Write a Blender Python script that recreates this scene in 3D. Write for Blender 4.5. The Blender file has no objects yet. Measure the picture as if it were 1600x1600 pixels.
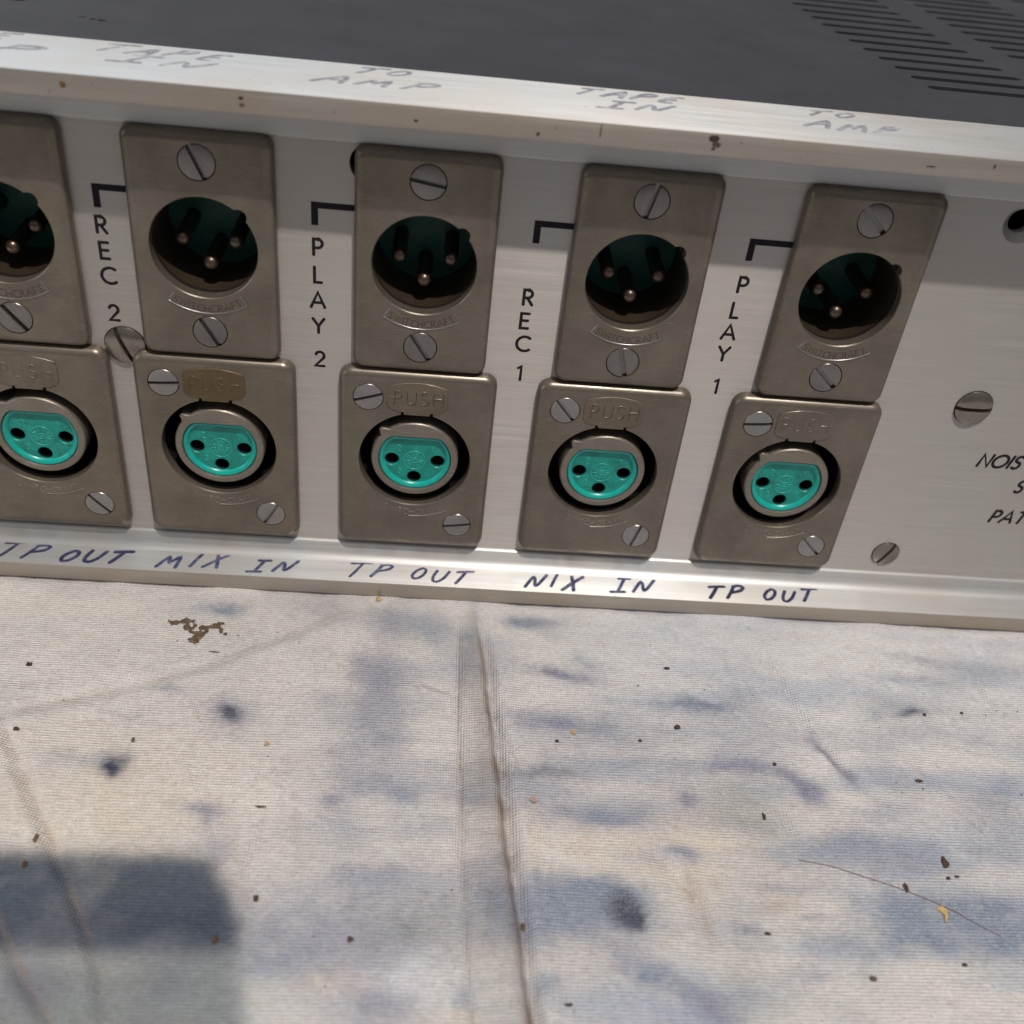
import bpy, bmesh, math, random
import numpy as np
from mathutils import Matrix, Vector, noise

random.seed(4)
S = 0.001                       # everything below is written in millimetres
scene = bpy.context.scene
COL = scene.collection

# ------------------------------------------------------------------ camera
AX, AY, AZ = -0.649, -0.101, -0.123
def cam_matrix():
    c, s = math.cos, math.sin
    Rx = Matrix(((1,0,0),(0,c(AX),-s(AX)),(0,s(AX),c(AX))))
    Rz = Matrix(((c(AY),-s(AY),0),(s(AY),c(AY),0),(0,0,1)))
    Ry = Matrix(((c(AZ),0,s(AZ)),(0,1,0),(-s(AZ),0,c(AZ))))
    R = Rz @ Rx @ Ry
    r, f, u = R.col[0], R.col[1], R.col[2]
    M = Matrix(((r[0],u[0],-f[0]),(r[1],u[1],-f[1]),(r[2],u[2],-f[2]))).to_4x4()
    M.translation = Vector((-4.054, -154.118, 125.253)) * S
    return M
cam_data = bpy.data.cameras.new('camera')
cam_data.sensor_width = 36
cam_data.lens = 36 * 1672.5 / 1600
cam_data.clip_start = 0.005
cam_data.clip_end = 50
cam_data.dof.use_dof = True
cam_data.dof.focus_distance = 0.176
cam_data.dof.aperture_fstop = 19
cam = bpy.data.objects.new('camera', cam_data)
cam.matrix_world = cam_matrix()
COL.objects.link(cam)
scene.camera = cam

# ------------------------------------------------------------------ light
SUN_DIR = Vector((0.16, -0.38, 1.0)).normalized()      # towards the light
sun_el = math.asin(SUN_DIR.z)
world = bpy.data.worlds.new('World')
scene.world = world
world.use_nodes = True
wt = world.node_tree
bg = wt.nodes['Background']
sky = wt.nodes.new('ShaderNodeTexSky')
sky.sky_type = 'NISHITA'
sky.sun_disc = False
sky.sun_elevation = sun_el
sky.sun_rotation = math.atan2(SUN_DIR.x, SUN_DIR.y)
sky.dust_density = 4.0
sky.air_density = 1.0
hsv = wt.nodes.new('ShaderNodeHueSaturation')
hsv.inputs['Saturation'].default_value = 0.34
wt.links.new(sky.outputs[0], hsv.inputs['Color'])
wt.links.new(hsv.outputs[0], bg.inputs['Color'])
bg.inputs['Strength'].default_value = 0.036
sd = bpy.data.lights.new('sun', 'SUN')
sd.energy = 2.7
sd.angle = math.radians(1.2)
sd.color = (1.0, 0.935, 0.86)
sun = bpy.data.objects.new('sun', sd)
sun.rotation_euler = SUN_DIR.to_track_quat('Z', 'Y').to_euler()
sun.location = SUN_DIR * 2
COL.objects.link(sun)

# daylight from the window to the left of the table
wd = bpy.data.lights.new('window_light', 'AREA')
wd.shape = 'RECTANGLE'; wd.size = 1.3; wd.size_y = 0.7
wd.energy = 7.0; wd.color = (0.86, 0.95, 1.0)
win = bpy.data.objects.new('window_light', wd)
win.location = (-1.45, 0.05, 0.50)
win.rotation_euler = (win.location - Vector((0, 0, 0.05))).to_track_quat('Z', 'Y').to_euler()
COL.objects.link(win)

# added area lamp overhead, brightens level faces more than upright ones
od = bpy.data.lights.new('added_overhead_lamp', 'AREA')
od.shape = 'RECTANGLE'; od.size = 1.5; od.size_y = 1.3
od.energy = 11.5; od.color = (0.90, 0.96, 1.0)
ov = bpy.data.objects.new('added_overhead_lamp', od)
ov.location = (-0.70, 0.45, 1.35)
ov.rotation_euler = (ov.location - Vector((0, 0, 0.0))).to_track_quat('Z', 'Y').to_euler()
COL.objects.link(ov)

scene.view_settings.view_transform = 'Standard'
scene.view_settings.look = 'None'
scene.view_settings.exposure = 0.0
scene.view_settings.gamma = 1.0

# ------------------------------------------------------------------ materials
class NT:
    def __init__(s, name):
        s.m = bpy.data.materials.new(name); s.m.use_nodes = True
        s.t = s.m.node_tree; s.b = s.t.nodes['Principled BSDF']
        s.tc = s.t.nodes.new('ShaderNodeTexCoord')
    def n(s, typ, **kw):
        x = s.t.nodes.new(typ)
        for k, v in kw.items():
            if k.startswith('i_'):
                x.inputs[k[2:].replace('_', ' ')].default_value = v
            else: setattr(x, k, v)
        return x
    def l(s, a, b): s.t.links.new(a, b)
    def vec(s, sx, sy, sz):                       # object space in mm, scaled
        mp = s.n('ShaderNodeMapping'); mp.inputs['Scale'].default_value = (sx/S, sy/S, sz/S)
        s.l(s.tc.outputs['Object'], mp.inputs['Vector']); return mp.outputs[0]
    def noise(s, v, scale=1.0, detail=4, rough=0.55, dist=0.0):
        x = s.n('ShaderNodeTexNoise'); s.l(v, x.inputs['Vector'])
        x.inputs['Scale'].default_value = scale; x.inputs['Detail'].default_value = detail
        x.inputs['Roughness'].default_value = rough; x.inputs['Distortion'].default_value = dist
        return x.outputs['Fac']
    def ramp(s, f, stops):
        x = s.n('ShaderNodeValToRGB'); s.l(f, x.inputs[0]); e = x.color_ramp.elements
        while len(e) < len(stops): e.new(0.5)
        for k, (p, c) in enumerate(stops):
            e[k].position = p; e[k].color = (*c, 1) if len(c) == 3 else c
        return x.outputs[0]
    def mix(s, f, a, b, mode='MIX'):
        x = s.n('ShaderNodeMix', data_type='RGBA', blend_type=mode)
        for sock, val in ((x.inputs[0], f), (x.inputs[6], a), (x.inputs[7], b)):
            if hasattr(val, 'links'): s.l(val, sock)
            elif isinstance(val, tuple): sock.default_value = (*val, 1)
            else: sock.default_value = val
        return x.outputs[2]
    def maprange(s, f, a, b, c, d):
        x = s.n('ShaderNodeMapRange'); s.l(f, x.inputs[0])
        for k, v in enumerate((a, b, c, d)): x.inputs[k+1].default_value = v
        return x.outputs[0]
    def bump(s, h, strength, dist, prev=None):
        x = s.n('ShaderNodeBump'); s.l(h, x.inputs['Height'])
        x.inputs['Strength'].default_value = strength; x.inputs['Distance'].default_value = dist*S
        if prev is not None: s.l(prev, x.inputs['Normal'])
        return x.outputs[0]
    def set(s, **kw):
        for k, v in kw.items():
            sock = s.b.inputs[k.replace('_', ' ')]
            if hasattr(v, 'links'): s.l(v, sock)
            else: sock.default_value = (*v, 1) if isinstance(v, tuple) and len(v) == 3 and k != 'Normal' else v
        return s.m

def brushed(name, col, metallic, rough, streak, warm=0.0, aniso=0.5, specks=0.0):
    t = NT(name)
    f1 = t.noise(t.vec(0.05, 6, 6), 1, 3, 0.6)
    f2 = t.noise(t.vec(0.012, 1.2, 1.2), 1, 3, 0.5)
    f3 = t.noise(t.vec(0.06, 0.06, 0.06), 1, 4, 0.6)
    c = t.mix(t.maprange(f1, 0.3, 0.7, 0, 1), tuple(x*(1-streak) for x in col), col)
    c = t.mix(t.maprange(f2, 0.35, 0.65, 0, 0.5), c, tuple(x*(1-streak*0.8) for x in col))
    c = t.mix(t.maprange(f3, 0.4, 0.75, 0, 0.35+warm), c, (col[0]*0.86, col[1]*0.76, col[2]*0.66))
    if specks:
        sp = t.noise(t.vec(0.8, 0.8, 0.8), 1, 3, 0.7)
        c = t.mix(t.maprange(sp, 0.69, 0.74, 0, specks), c, (0.16, 0.10, 0.06))
    r = t.maprange(f1, 0.3, 0.7, rough-0.04, rough+0.06)
    cx = t.n('ShaderNodeCombineXYZ'); cx.inputs[0].default_value = 1
    nb = t.bump(f1, 0.12, 0.02)
    return t.set(Base_Color=c, Metallic=metallic, Roughness=r, Anisotropic=aniso, Anisotropic_Rotation=0.25, Tangent=cx.outputs[0], Normal=nb)

def plated(name, col, rough, mottle=0.25, tarnish=0.35, tcol=(0.16,0.11,0.06), metal=0.55):
    t = NT(name)
    oi = t.n('ShaderNodeObjectInfo')
    add = t.n('ShaderNodeVectorMath', operation='ADD'); t.l(t.vec(1,1,1), add.inputs[0])
    sc = t.n('ShaderNodeVectorMath', operation='SCALE'); t.l(oi.outputs['Location'], sc.inputs[0]); sc.inputs['Scale'].default_value = 1000.0
    t.l(sc.outputs[0], add.inputs[1]); v = add.outputs[0]
    a = t.noise(v, 0.16, 5, 0.6); b = t.noise(v, 1.4, 4, 0.7); g = t.noise(v, 9.0, 2, 0.5)
    c = t.mix(t.maprange(a, 0.35, 0.7, 0, mottle*2), col, tuple(x*(1-mottle) for x in col))
    c = t.mix(t.maprange(b, 0.52, 0.75, 0, tarnish), c, tcol)
    c = t.mix(t.maprange(g, 0.6, 0.8, 0, 0.12), c, tuple(min(1, x*1.5) for x in col))
    # fine wiping scratches in two directions
    mp = t.n('ShaderNodeMapping'); mp.inputs['Scale'].default_value = (0.25, 1, 7); mp.inputs['Rotation'].default_value = (0, 0.5, 0); t.l(v, mp.inputs['Vector'])
    mp2 = t.n('ShaderNodeMapping'); mp2.inputs['Scale'].default_value = (0.2, 1, 5); mp2.inputs['Rotation'].default_value = (0, -0.9, 0); t.l(v, mp2.inputs['Vector'])
    s1 = t.noise(mp.outputs[0], 1.0, 3, 0.7); s2 = t.noise(mp2.outputs[0], 1.0, 3, 0.7)
    c = t.mix(t.maprange(s1, 0.60, 0.68, 0, 0.6), c, tuple(min(1, x*1.8) for x in col))
    c = t.mix(t.maprange(s2, 0.60, 0.70, 0, 0.5), c, tuple(x*0.5 for x in col))
    r = t.maprange(a, 0.3, 0.7, rough-0.05, rough+0.07)
    nb = t.bump(g, 0.10, 0.02); nb = t.bump(b, 0.10, 0.03, nb)
    return t.set(Base_Color=c, Metallic=metal, Roughness=r, Normal=nb)

def plain(name, col, rough, metallic=0.0, var=0.15, scale=2.0, bump=0.0, **kw):
    t = NT(name)
    a = t.noise(t.vec(1,1,1), scale, 4, 0.6)
    c = t.mix(t.maprange(a, 0.3, 0.7, 0, 1), tuple(x*(1-var) for x in col), tuple(min(1,x*(1+var)) for x in col))
    d = dict(Base_Color=c, Metallic=metallic, Roughness=rough); d.update(kw)
    if bump: d['Normal'] = t.bump(a, bump, 0.05)
    return t.set(**d)

M_PANEL = brushed('brushed_aluminium', (0.56, 0.535, 0.51), 0.62, 0.50, 0.24, aniso=0.85)
M_RAIL = brushed('satin_aluminium', (0.60, 0.605, 0.61), 0.76, 0.46, 0.24, warm=0.2, aniso=0.8, specks=0.4)
M_EDGE_SHADE = brushed('stained_shaded_aluminium_edge', (0.50, 0.46, 0.41), 0.75, 0.42, 0.22, warm=0.5, aniso=0.6, specks=0.8)  # brown stains, plus a darker base that paints in the lip's shade
M_PLATE = plated('satin_nickel', (0.198, 0.170, 0.136), 0.33, 0.34, 0.5)
M_TAB = plated('tarnished_nickel', (0.15, 0.105, 0.058), 0.45, 0.3, 0.5)
M_TAB2 = plated('worn_nickel', (0.19, 0.155, 0.115), 0.38, 0.25, 0.6)
M_BARREL = plated('dull_zinc', (0.25, 0.22, 0.185), 0.40, 0.3, 0.7, (0.20, 0.14, 0.08))
M_SCREW = plated('bright_zinc', (0.30, 0.29, 0.29), 0.30, 0.15, 0.25, metal=0.8)
M_SCREW2 = plated('dull_zinc_screw', (0.21, 0.198, 0.195), 0.30, 0.2, 0.3, metal=0.8)
M_OLDSCREW = plated('aged_nickel', (0.27, 0.24, 0.21), 0.28, 0.2, 0.4, metal=0.85)
M_PIN = plated('silver_contact', (0.15, 0.115, 0.09), 0.38, 0.2, 0.5, metal=0.9)
def teal_material():
    t = NT('teal_plastic'); oi = t.n('ShaderNodeObjectInfo')
    sc = t.n('ShaderNodeVectorMath', operation='SCALE'); t.l(oi.outputs['Random'], sc.inputs[0]); sc.inputs['Scale'].default_value = 30.0
    ad = t.n('ShaderNodeVectorMath', operation='ADD'); t.l(t.vec(1,1,1), ad.inputs[0]); t.l(sc.outputs[0], ad.inputs[1]); v = ad.outputs[0]
    a = t.noise(v, 0.5, 4, 0.6); b = t.noise(v, 1.6, 5, 0.7)
    c = t.mix(t.maprange(a, 0.3, 0.7, 0, 1), (0.001, 0.19, 0.158), (0.002, 0.35, 0.285))
    c = t.mix(t.maprange(b, 0.56, 0.70, 0, 0.6), c, (0.05, 0.09, 0.06))
    return t.set(Base_Color=c, Roughness=t.maprange(b, 0.3, 0.7, 0.28, 0.5), Normal=t.bump(b, 0.2, 0.05))
M_TEAL = teal_material()
M_TEALMARK = plain('teal_plastic_moulding', (0.02, 0.38, 0.33), 0.35, var=0.1)
M_SHELL = plated('dark_brass_shell', (0.085, 0.062, 0.042), 0.4, 0.3, 0.7, (0.05,0.03,0.02))
M_RIM = plain('teal_plastic_rim', (0.004, 0.35, 0.30), 0.3, var=0.12, scale=1.5)
M_GRIME = plain('grime_in_stamping', (0.07, 0.05, 0.035), 0.7)
M_DKTEAL = plain('dark_green_plastic', (0.002, 0.09, 0.072), 0.5, var=0.2)
M_BLACK = plain('black_void_paint', (0.006, 0.006, 0.006), 0.7)
M_HOUSING = plain('blackened_housing', (0.010, 0.009, 0.008), 0.55, metallic=0.1)
M_INK = plain('black_print', (0.018, 0.016, 0.02), 0.85, var=0.3, scale=3, Specular_IOR_Level=0.15)
def marker(name, dark, pale, lo, hi):
    t = NT(name); a = t.noise(t.vec(1,1,1), 0.75, 5, 0.7); b = t.noise(t.vec(0.3, 3.5, 3.5), 1, 3, 0.6)
    c = t.mix(t.maprange(a, lo, hi, 0, 1), dark, pale)
    c = t.mix(t.maprange(b, 0.55, 0.72, 0, 0.5), c, pale)
    return t.set(Base_Color=c, Roughness=0.85, Specular_IOR_Level=0.12)
M_MARKER = marker('blue_black_marker', (0.04, 0.045, 0.10), (0.20, 0.21, 0.32), 0.45, 0.75)
M_MARKER_D = marker('dark_marker', (0.028, 0.028, 0.07), (0.13, 0.13, 0.22), 0.5, 0.8)
M_FADED = marker('faded_marker', (0.16, 0.16, 0.185), (0.40, 0.40, 0.42), 0.40, 0.70)
M_RUST = plain('rust_spot', (0.16, 0.075, 0.03), 0.8, var=0.4, scale=4)
M_DIRT = plain('dark_dirt', (0.05, 0.028, 0.016), 0.85, var=0.5, scale=6, bump=0.5)
M_DIRT2 = plain('reddish_dirt', (0.062, 0.033, 0.022), 0.85, var=0.4, scale=6, bump=0.5)
M_TAN = plain('tan_wood', (0.42, 0.28, 0.12), 0.7, var=0.3, scale=4, bump=0.3)
M_PATCH = plain('dried_brown_residue', (0.095, 0.06, 0.032), 0.8, var=0.7, scale=1.6, bump=0.6)
M_THREAD = plain('brown_thread', (0.16, 0.08, 0.07), 0.8)

def cover_material():
    t = NT('black_crackle_paint')
    a = t.noise(t.vec(1,1,1), 0.08, 4, 0.6); b = t.noise(t.vec(1,1,1), 4.0, 3, 0.6); d = t.noise(t.vec(1,1,1), 1.1, 5, 0.75)
    c = t.mix(t.maprange(a, 0.3, 0.7, 0, 1), (0.026, 0.026, 0.030), (0.036, 0.036, 0.043))
    c = t.mix(t.maprange(d, 0.66, 0.76, 0, 0.6), c, (0.17, 0.16, 0.16))
    c = t.mix(t.maprange(b, 0.55, 0.75, 0, 0.25), c, (0.07, 0.07, 0.075))
    return t.set(Base_Color=c, Roughness=0.55, Normal=t.bump(b, 0.35, 0.05))
M_COVER = cover_material()

def cloth_material():
    t = NT('printed_cotton_cloth')
    at = t.n('ShaderNodeAttribute', attribute_name='dye'); c = at.outputs['Color']
    am = t.n('ShaderNodeAttribute', attribute_name='coverage').outputs['Fac']
    th = t.noise(t.vec(3.4, 2.6, 1), 1, 3, 0.6); th2 = t.noise(t.vec(0.5, 4.5, 1), 1, 2, 0.6)
    tm = t.n('ShaderNodeMath', operation='MULTIPLY'); t.l(am, tm.inputs[0]); t.l(t.maprange(th, 0.40, 0.68, 0.0, 0.30), tm.inputs[1])
    tm2 = t.n('ShaderNodeMath', operation='MULTIPLY'); t.l(am, tm2.inputs[0]); t.l(t.maprange(th2, 0.45, 0.72, 0.0, 0.22), tm2.inputs[1])
    c = t.mix(tm.outputs[0], c, (0.60, 0.585, 0.56)); c = t.mix(tm2.outputs[0], c, (0.52, 0.52, 0.52))
    # yarn: two thread directions, slightly irregular
    wob = t.noise(t.vec(0.3, 0.3, 0.3), 1, 3, 0.5)
    yx = t.noise(t.vec(0.9, 5.2, 1), 1, 2, 0.5); yy = t.noise(t.vec(5.2, 0.9, 1), 1, 2, 0.5)
    w1 = t.n('ShaderNodeTexWave', wave_type='BANDS', bands_direction='Y'); t.l(t.vec(1,1,1), w1.inputs['Vector'])
    w1.inputs['Scale'].default_value = 0.62; w1.inputs['Distortion'].default_value = 1.2; w1.inputs['Detail'].default_value = 2; w1.inputs['Detail Scale'].default_value = 1.5
    w2 = t.n('ShaderNodeTexWave', wave_type='BANDS', bands_direction='X'); t.l(t.vec(1,1,1), w2.inputs['Vector'])
    w2.inputs['Scale'].default_value = 0.75; w2.inputs['Distortion'].default_value = 1.2; w2.inputs['Detail'].default_value = 2; w2.inputs['Detail Scale'].default_value = 1.5
    ad = t.n('ShaderNodeMath', operation='MULTIPLY_ADD'); t.l(w1.outputs['Fac'], ad.inputs[0]); ad.inputs[1].default_value = 1.0
    half = t.n('ShaderNodeMath', operation='MULTIPLY'); t.l(w2.outputs['Fac'], half.inputs[0]); half.inputs[1].default_value = 0.6
    t.l(half.outputs[0], ad.inputs[2]); weave = ad.outputs[0]
    c = t.mix(t.maprange(weave, 0.1, 1.4, 0.32, 0.0), c, (0.62, 0.58, 0.55), 'MULTIPLY')
    c = t.mix(t.maprange(yx, 0.36, 0.68, 0, 1), c, (0.82, 0.81, 0.83), 'MULTIPLY')
    c = t.mix(t.maprange(yy, 0.42, 0.70, 0, 1), c, (1.14, 1.13, 1.12), 'MULTIPLY')
    # chroma grain of the print, flecks of dust
    g1 = t.noise(t.vec(2.2, 3.0, 1), 1, 2, 0.6); g2 = t.noise(t.vec(1.9, 2.6, 5), 1.2, 2, 0.6); g3 = t.noise(t.vec(0.5, 0.8, 9), 1.0, 4, 0.65)
    c = t.mix(t.maprange(g1, 0.5, 0.72, 0, 1), c, (1.02, 0.93, 0.93), 'MULTIPLY')
    c = t.mix(t.maprange(g2, 0.5, 0.72, 0, 1), c, (0.87, 0.95, 1.02), 'MULTIPLY')
    c = t.mix(t.maprange(g3, 0.48, 0.72, 0, 1), c, (0.90, 0.87, 0.85), 'MULTIPLY')
    fl = t.noise(t.vec(1,1,1), 0.9, 6, 0.8)
    c = t.mix(t.maprange(fl, 0.63, 0.72, 0, 0.6), c, (0.20, 0.12, 0.08))
    n1 = t.bump(weave, 1.0, 0.14); n1 = t.bump(wob, 0.6, 0.6, n1)
    return t.set(Base_Color=c, Roughness=1.0, Normal=n1, Specular_IOR_Level=0.12)
M_CLOTH = cloth_material()

# ------------------------------------------------------------------ mesh helpers
class MB:
    def __init__(s): s.v = []; s.f = []
    def add(s, pts, faces):
        o = len(s.v); s.v += [tuple(p) for p in pts]; s.f += [[o+i for i in f] for f in faces]
    def mesh(s, name, mat, smooth=None):
        me = bpy.data.meshes.new(name)
        me.from_pydata([(x*S, y*S, z*S) for x, y, z in s.v], [], s.f)
        me.materials.append(mat); finish(me, smooth); return me
def finish(me, smooth):
    me.validate(); me.update()
    if smooth is not None:
        me.polygons.foreach_set('use_smooth', [True]*len(me.polygons))
        me.set_sharp_from_angle(angle=math.radians(smooth))
def link(name, me, parent=None, loc=(0,0,0), rot=(0,0,0), label=None, **props):
    o = bpy.data.objects.new(name, me); COL.objects.link(o)
    o.location = Vector(loc)*S; o.rotation_euler = rot
    if parent is not None: o.parent = parent
    if label: o['label'] = label
    for k, v in props.items(): o[k] = v
    return o
def recalc(me):
    bm = bmesh.new(); bm.from_mesh(me); bmesh.ops.recalc_face_normals(bm, faces=bm.faces); bm.to_mesh(me); bm.free()

def circle(cx, cz, r, n=48, a0=0.0):
    return [(cx+r*math.cos(a0+2*math.pi*k/n), cz+r*math.sin(a0+2*math.pi*k/n)) for k in range(n)]
def rrect(w, h, r, n=6, cx=0, cz=0):
    out = []
    for sx, sz, a in ((1,1,0),(-1,1,90),(-1,-1,180),(1,-1,270)):
        for k in range(n+1):
            t = math.radians(a+90*k/n)
            out.append((cx+sx*(w/2-r)+r*math.cos(t), cz+sz*(h/2-r)+r*math.sin(t)))
    return out
def inset(pts, d):
    n = len(pts); out = []
    for i in range(n):
        a, b, c = Vector(pts[i-1]), Vector(pts[i]), Vector(pts[(i+1) % n])
        t1 = (b-a).normalized(); t2 = (c-b).normalized(); t = (t1+t2).normalized()
        nrm = Vector((-t.y, t.x)); k = max(0.5, nrm.dot(Vector((-t1.y, t1.x))))
        out.append(tuple(b+nrm*d/k))
    return out
def loft(loops, cap0=True, cap1=True):        # loops: [(pts2d, y)], outline in xz (counter-clockwise seen from the front)
    mb = MB(); n = len(loops[0][0]); P = []
    for pts, y in loops: P += [(x, y, z) for x, z in pts]
    F = []
    for k in range(len(loops)-1):
        for i in range(n):
            j = (i+1) % n; F.append([k*n+i, k*n+j, (k+1)*n+j, (k+1)*n+i])
    if cap0: F.append(list(range(n))[::-1])
    if cap1: F.append([(len(loops)-1)*n+i for i in range(n)])
    mb.add(P, F); return mb
def slab(outline, y_back, y_front, r=0.0, steps=4):     # solid with a rounded front edge
    loops = [(outline, y_back), (outline, y_front + r)]
    for k in range(1, steps+1):
        if r <= 0: break
        t = math.pi/2*k/steps
        loops.append((inset(outline, r*(1-math.cos(t))), y_front + r*(1-math.sin(t))))
    if r <= 0: loops = [(outline, y_back), (outline, y_front)]
    return loft(loops)
def lathe(profile, n=64, closed=False):        # profile [(r, y)], axis along y
    mb = MB(); m = len(profile); P = []; F = []
    for r, y in profile:
        for i in range(n):
            a = 2*math.pi*i/n; P.append((r*math.cos(a), y, r*math.sin(a)))
    rng = m if closed else m-1
    for k in range(rng):
        q = (k+1) % m
        for i in range(n):
            j = (i+1) % n; F.append([k*n+i, k*n+j, q*n+j, q*n+i])
    mb.add(P, F); return mb
def boolean(me, cutters, smooth=None, solver='EXACT'):
    o = bpy.data.objects.new('tmp', me); COL.objects.link(o); tmp = [o]
    for c in cutters:
        cm = c.mesh('cut', M_BLACK); recalc(cm)
        co = bpy.data.objects.new('cut', cm); COL.objects.link(co); tmp.append(co)
        md = o.modifiers.new('b', 'BOOLEAN'); md.object = co; md.operation = 'DIFFERENCE'; md.solver = solver
        md.use_hole_tolerant = True
    bpy.context.view_layer.update()
    dg = bpy.context.evaluated_depsgraph_get()
    r = bpy.data.meshes.new_from_object(o.evaluated_get(dg))
    mat = me.materials[0]
    for x in tmp:
        bpy.data.objects.remove(x)
    r.materials.clear(); r.materials.append(mat)
    r.polygons.foreach_set('material_index', [0]*len(r.polygons))
    finish(r, smooth); return r

def ribbon(mb, pts, w, h, frame, closed=False, base=-0.02):
    """low rounded bead along a polyline; frame(u, v) -> (point, U, V, N)"""
    if len(pts) < 2: return
    pp = [Vector(p) for p in pts]
    if not closed:
        L0 = (pp[1]-pp[0]).length; L1 = (pp[-1]-pp[-2]).length
        pp.insert(1, pp[0]+(pp[1]-pp[0])*min(0.3, w*0.2/max(L0, 1e-6)))
        pp.insert(len(pp)-1, pp[-1]+(pp[-2]-pp[-1])*min(0.3, w*0.2/max(L1, 1e-6)))
    n = len(pp); prof = [(-1, 0), (-0.72, 0.75), (0, 1), (0.72, 0.75), (1, 0)]
    P = []; F = []
    for i in range(n):
        a = pp[i-1] if (i > 0 or closed) else None
        c = pp[(i+1) % n] if (i < n-1 or closed) else None
        t1 = (pp[i]-a).normalized() if a is not None else None
        t2 = (c-pp[i]).normalized() if c is not None else None
        t = (t1+t2) if (t1 is not None and t2 is not None) else (t1 if t2 is None else t2)
        if t.length < 1e-6: t = t2
        t.normalize(); nr = Vector((-t.y, t.x)); k = 1.0
        if t1 is not None and t2 is not None: k = max(0.6, nr.dot(Vector((-t1.y, t1.x))))
        q = pp[i]
        if a is None: q = q - t*w*0.55
        if c is None: q = q + t*w*0.55
        for s_, e in prof:
            ww = w/k*s_*(0.75 if (a is None or c is None) else 1)
            O, U, V, N = frame(q.x+nr.x*ww, q.y+nr.y*ww)
            P.append(O + N*(base + (h-base)*e*(0.6 if (a is None or c is None) else 1)))
    m = len(prof); rng = n if closed else n-1
    for i in range(rng):
        j = (i+1) % n
        for k in range(m-1): F.append([i*m+k, i*m+k+1, j*m+k+1, j*m+k])
    if not closed:
        F.append(list(range(m))); F.append([(n-1)*m+k for k in range(m)][::-1])
    mb.add(P, F)
def fr_front(y):          # vertical face looking at the viewer
    return lambda u, v: (Vector((u, y, v)), Vector((1,0,0)), Vector((0,0,1)), Vector((0,-1,0)))
def fr_top(z):            # horizontal face looking up
    return lambda u, v: (Vector((u, v, z)), Vector((1,0,0)), Vector((0,1,0)), Vector((0,0,1)))
def arc(cx, cy, rx, ry, a0, a1, n=10):
    return [(cx+rx*math.cos(math.radians(a0+(a1-a0)*k/n)), cy+ry*math.sin(math.radians(a0+(a1-a0)*k/n))) for k in range(n+1)]
FONT = {     # width, strokes in a unit-high box
 'A': (0.84, [[(0,0),(0.42,1),(0.84,0)], [(0.15,0.33),(0.69,0.33)]]),
 'C': (0.74, [arc(0.5,0.5,0.5,0.5,50,310,16)]),
 'E': (0.5, [[(0.5,1),(0,1),(0,0),(0.5,0)], [(0,0.52),(0.45,0.52)]]),
 'F': (0.5, [[(0.5,1),(0,1),(0,0)], [(0,0.5),(0.42,0.5)]]),
 'G': (0.86, [arc(0.5,0.5,0.5,0.5,45,360,18)+[(0.56,0.5)]]),
 'H': (0.64, [[(0,0),(0,1)], [(0.64,0),(0.64,1)], [(0,0.52),(0.64,0.52)]]),
 'I': (0.0, [[(0,0),(0,1)]]),
 'L': (0.44, [[(0,1),(0,0),(0.44,0)]]),
 'M': (0.86, [[(0,0),(0.12,1),(0.43,0.15),(0.74,1),(0.86,0)]]),
 'N': (0.68, [[(0,0),(0,1),(0.68,0),(0.68,1)]]),
 'O': (0.98, [arc(0.49,0.5,0.49,0.5,90,450,22)]),
 'P': (0.5, [[(0,0),(0,1),(0.24,1)]+arc(0.24,0.73,0.27,0.27,90,-90,8)+[(0,0.46)]]),
 'R': (0.52, [[(0,0),(0,1),(0.24,1)]+arc(0.24,0.74,0.26,0.26,90,-90,8)+[(0,0.48)], [(0.22,0.48),(0.54,0)]]),
 'S': (0.5, [arc(0.25,0.76,0.22,0.24,40,230,9)+arc(0.25,0.25,0.25,0.26,70,-145,11)]),
 'T': (0.6, [[(0,1),(0.6,1)], [(0.3,1),(0.3,0)]]),
 'U': (0.62, [[(0,1),(0,0.31)]+arc(0.31,0.31,0.31,0.31,180,360,10)+[(0.62,1)]]),
 'W': (1.1, [[(0,1),(0.28,0),(0.55,0.9),(0.82,0),(1.1,1)]]),
 'X': (0.66, [[(0,0),(0.66,1)], [(0,1),(0.66,0)]]),
 'Y': (0.7, [[(0,1),(0.35,0.48),(0.7,1)], [(0.35,0.48),(0.35,0)]]),
 '1': (0.2, [[(0,0.86),(0.2,1),(0.2,0)]]),
 '2': (0.56, [arc(0.28,0.72,0.26,0.28,165,-35,10)+[(0.0,0.0),(0.56,0)]]),
 '3': (0.5, [arc(0.22,0.75,0.22,0.25,140,-80,8), arc(0.22,0.27,0.26,0.27,85,-140,9)]),
}
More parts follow.
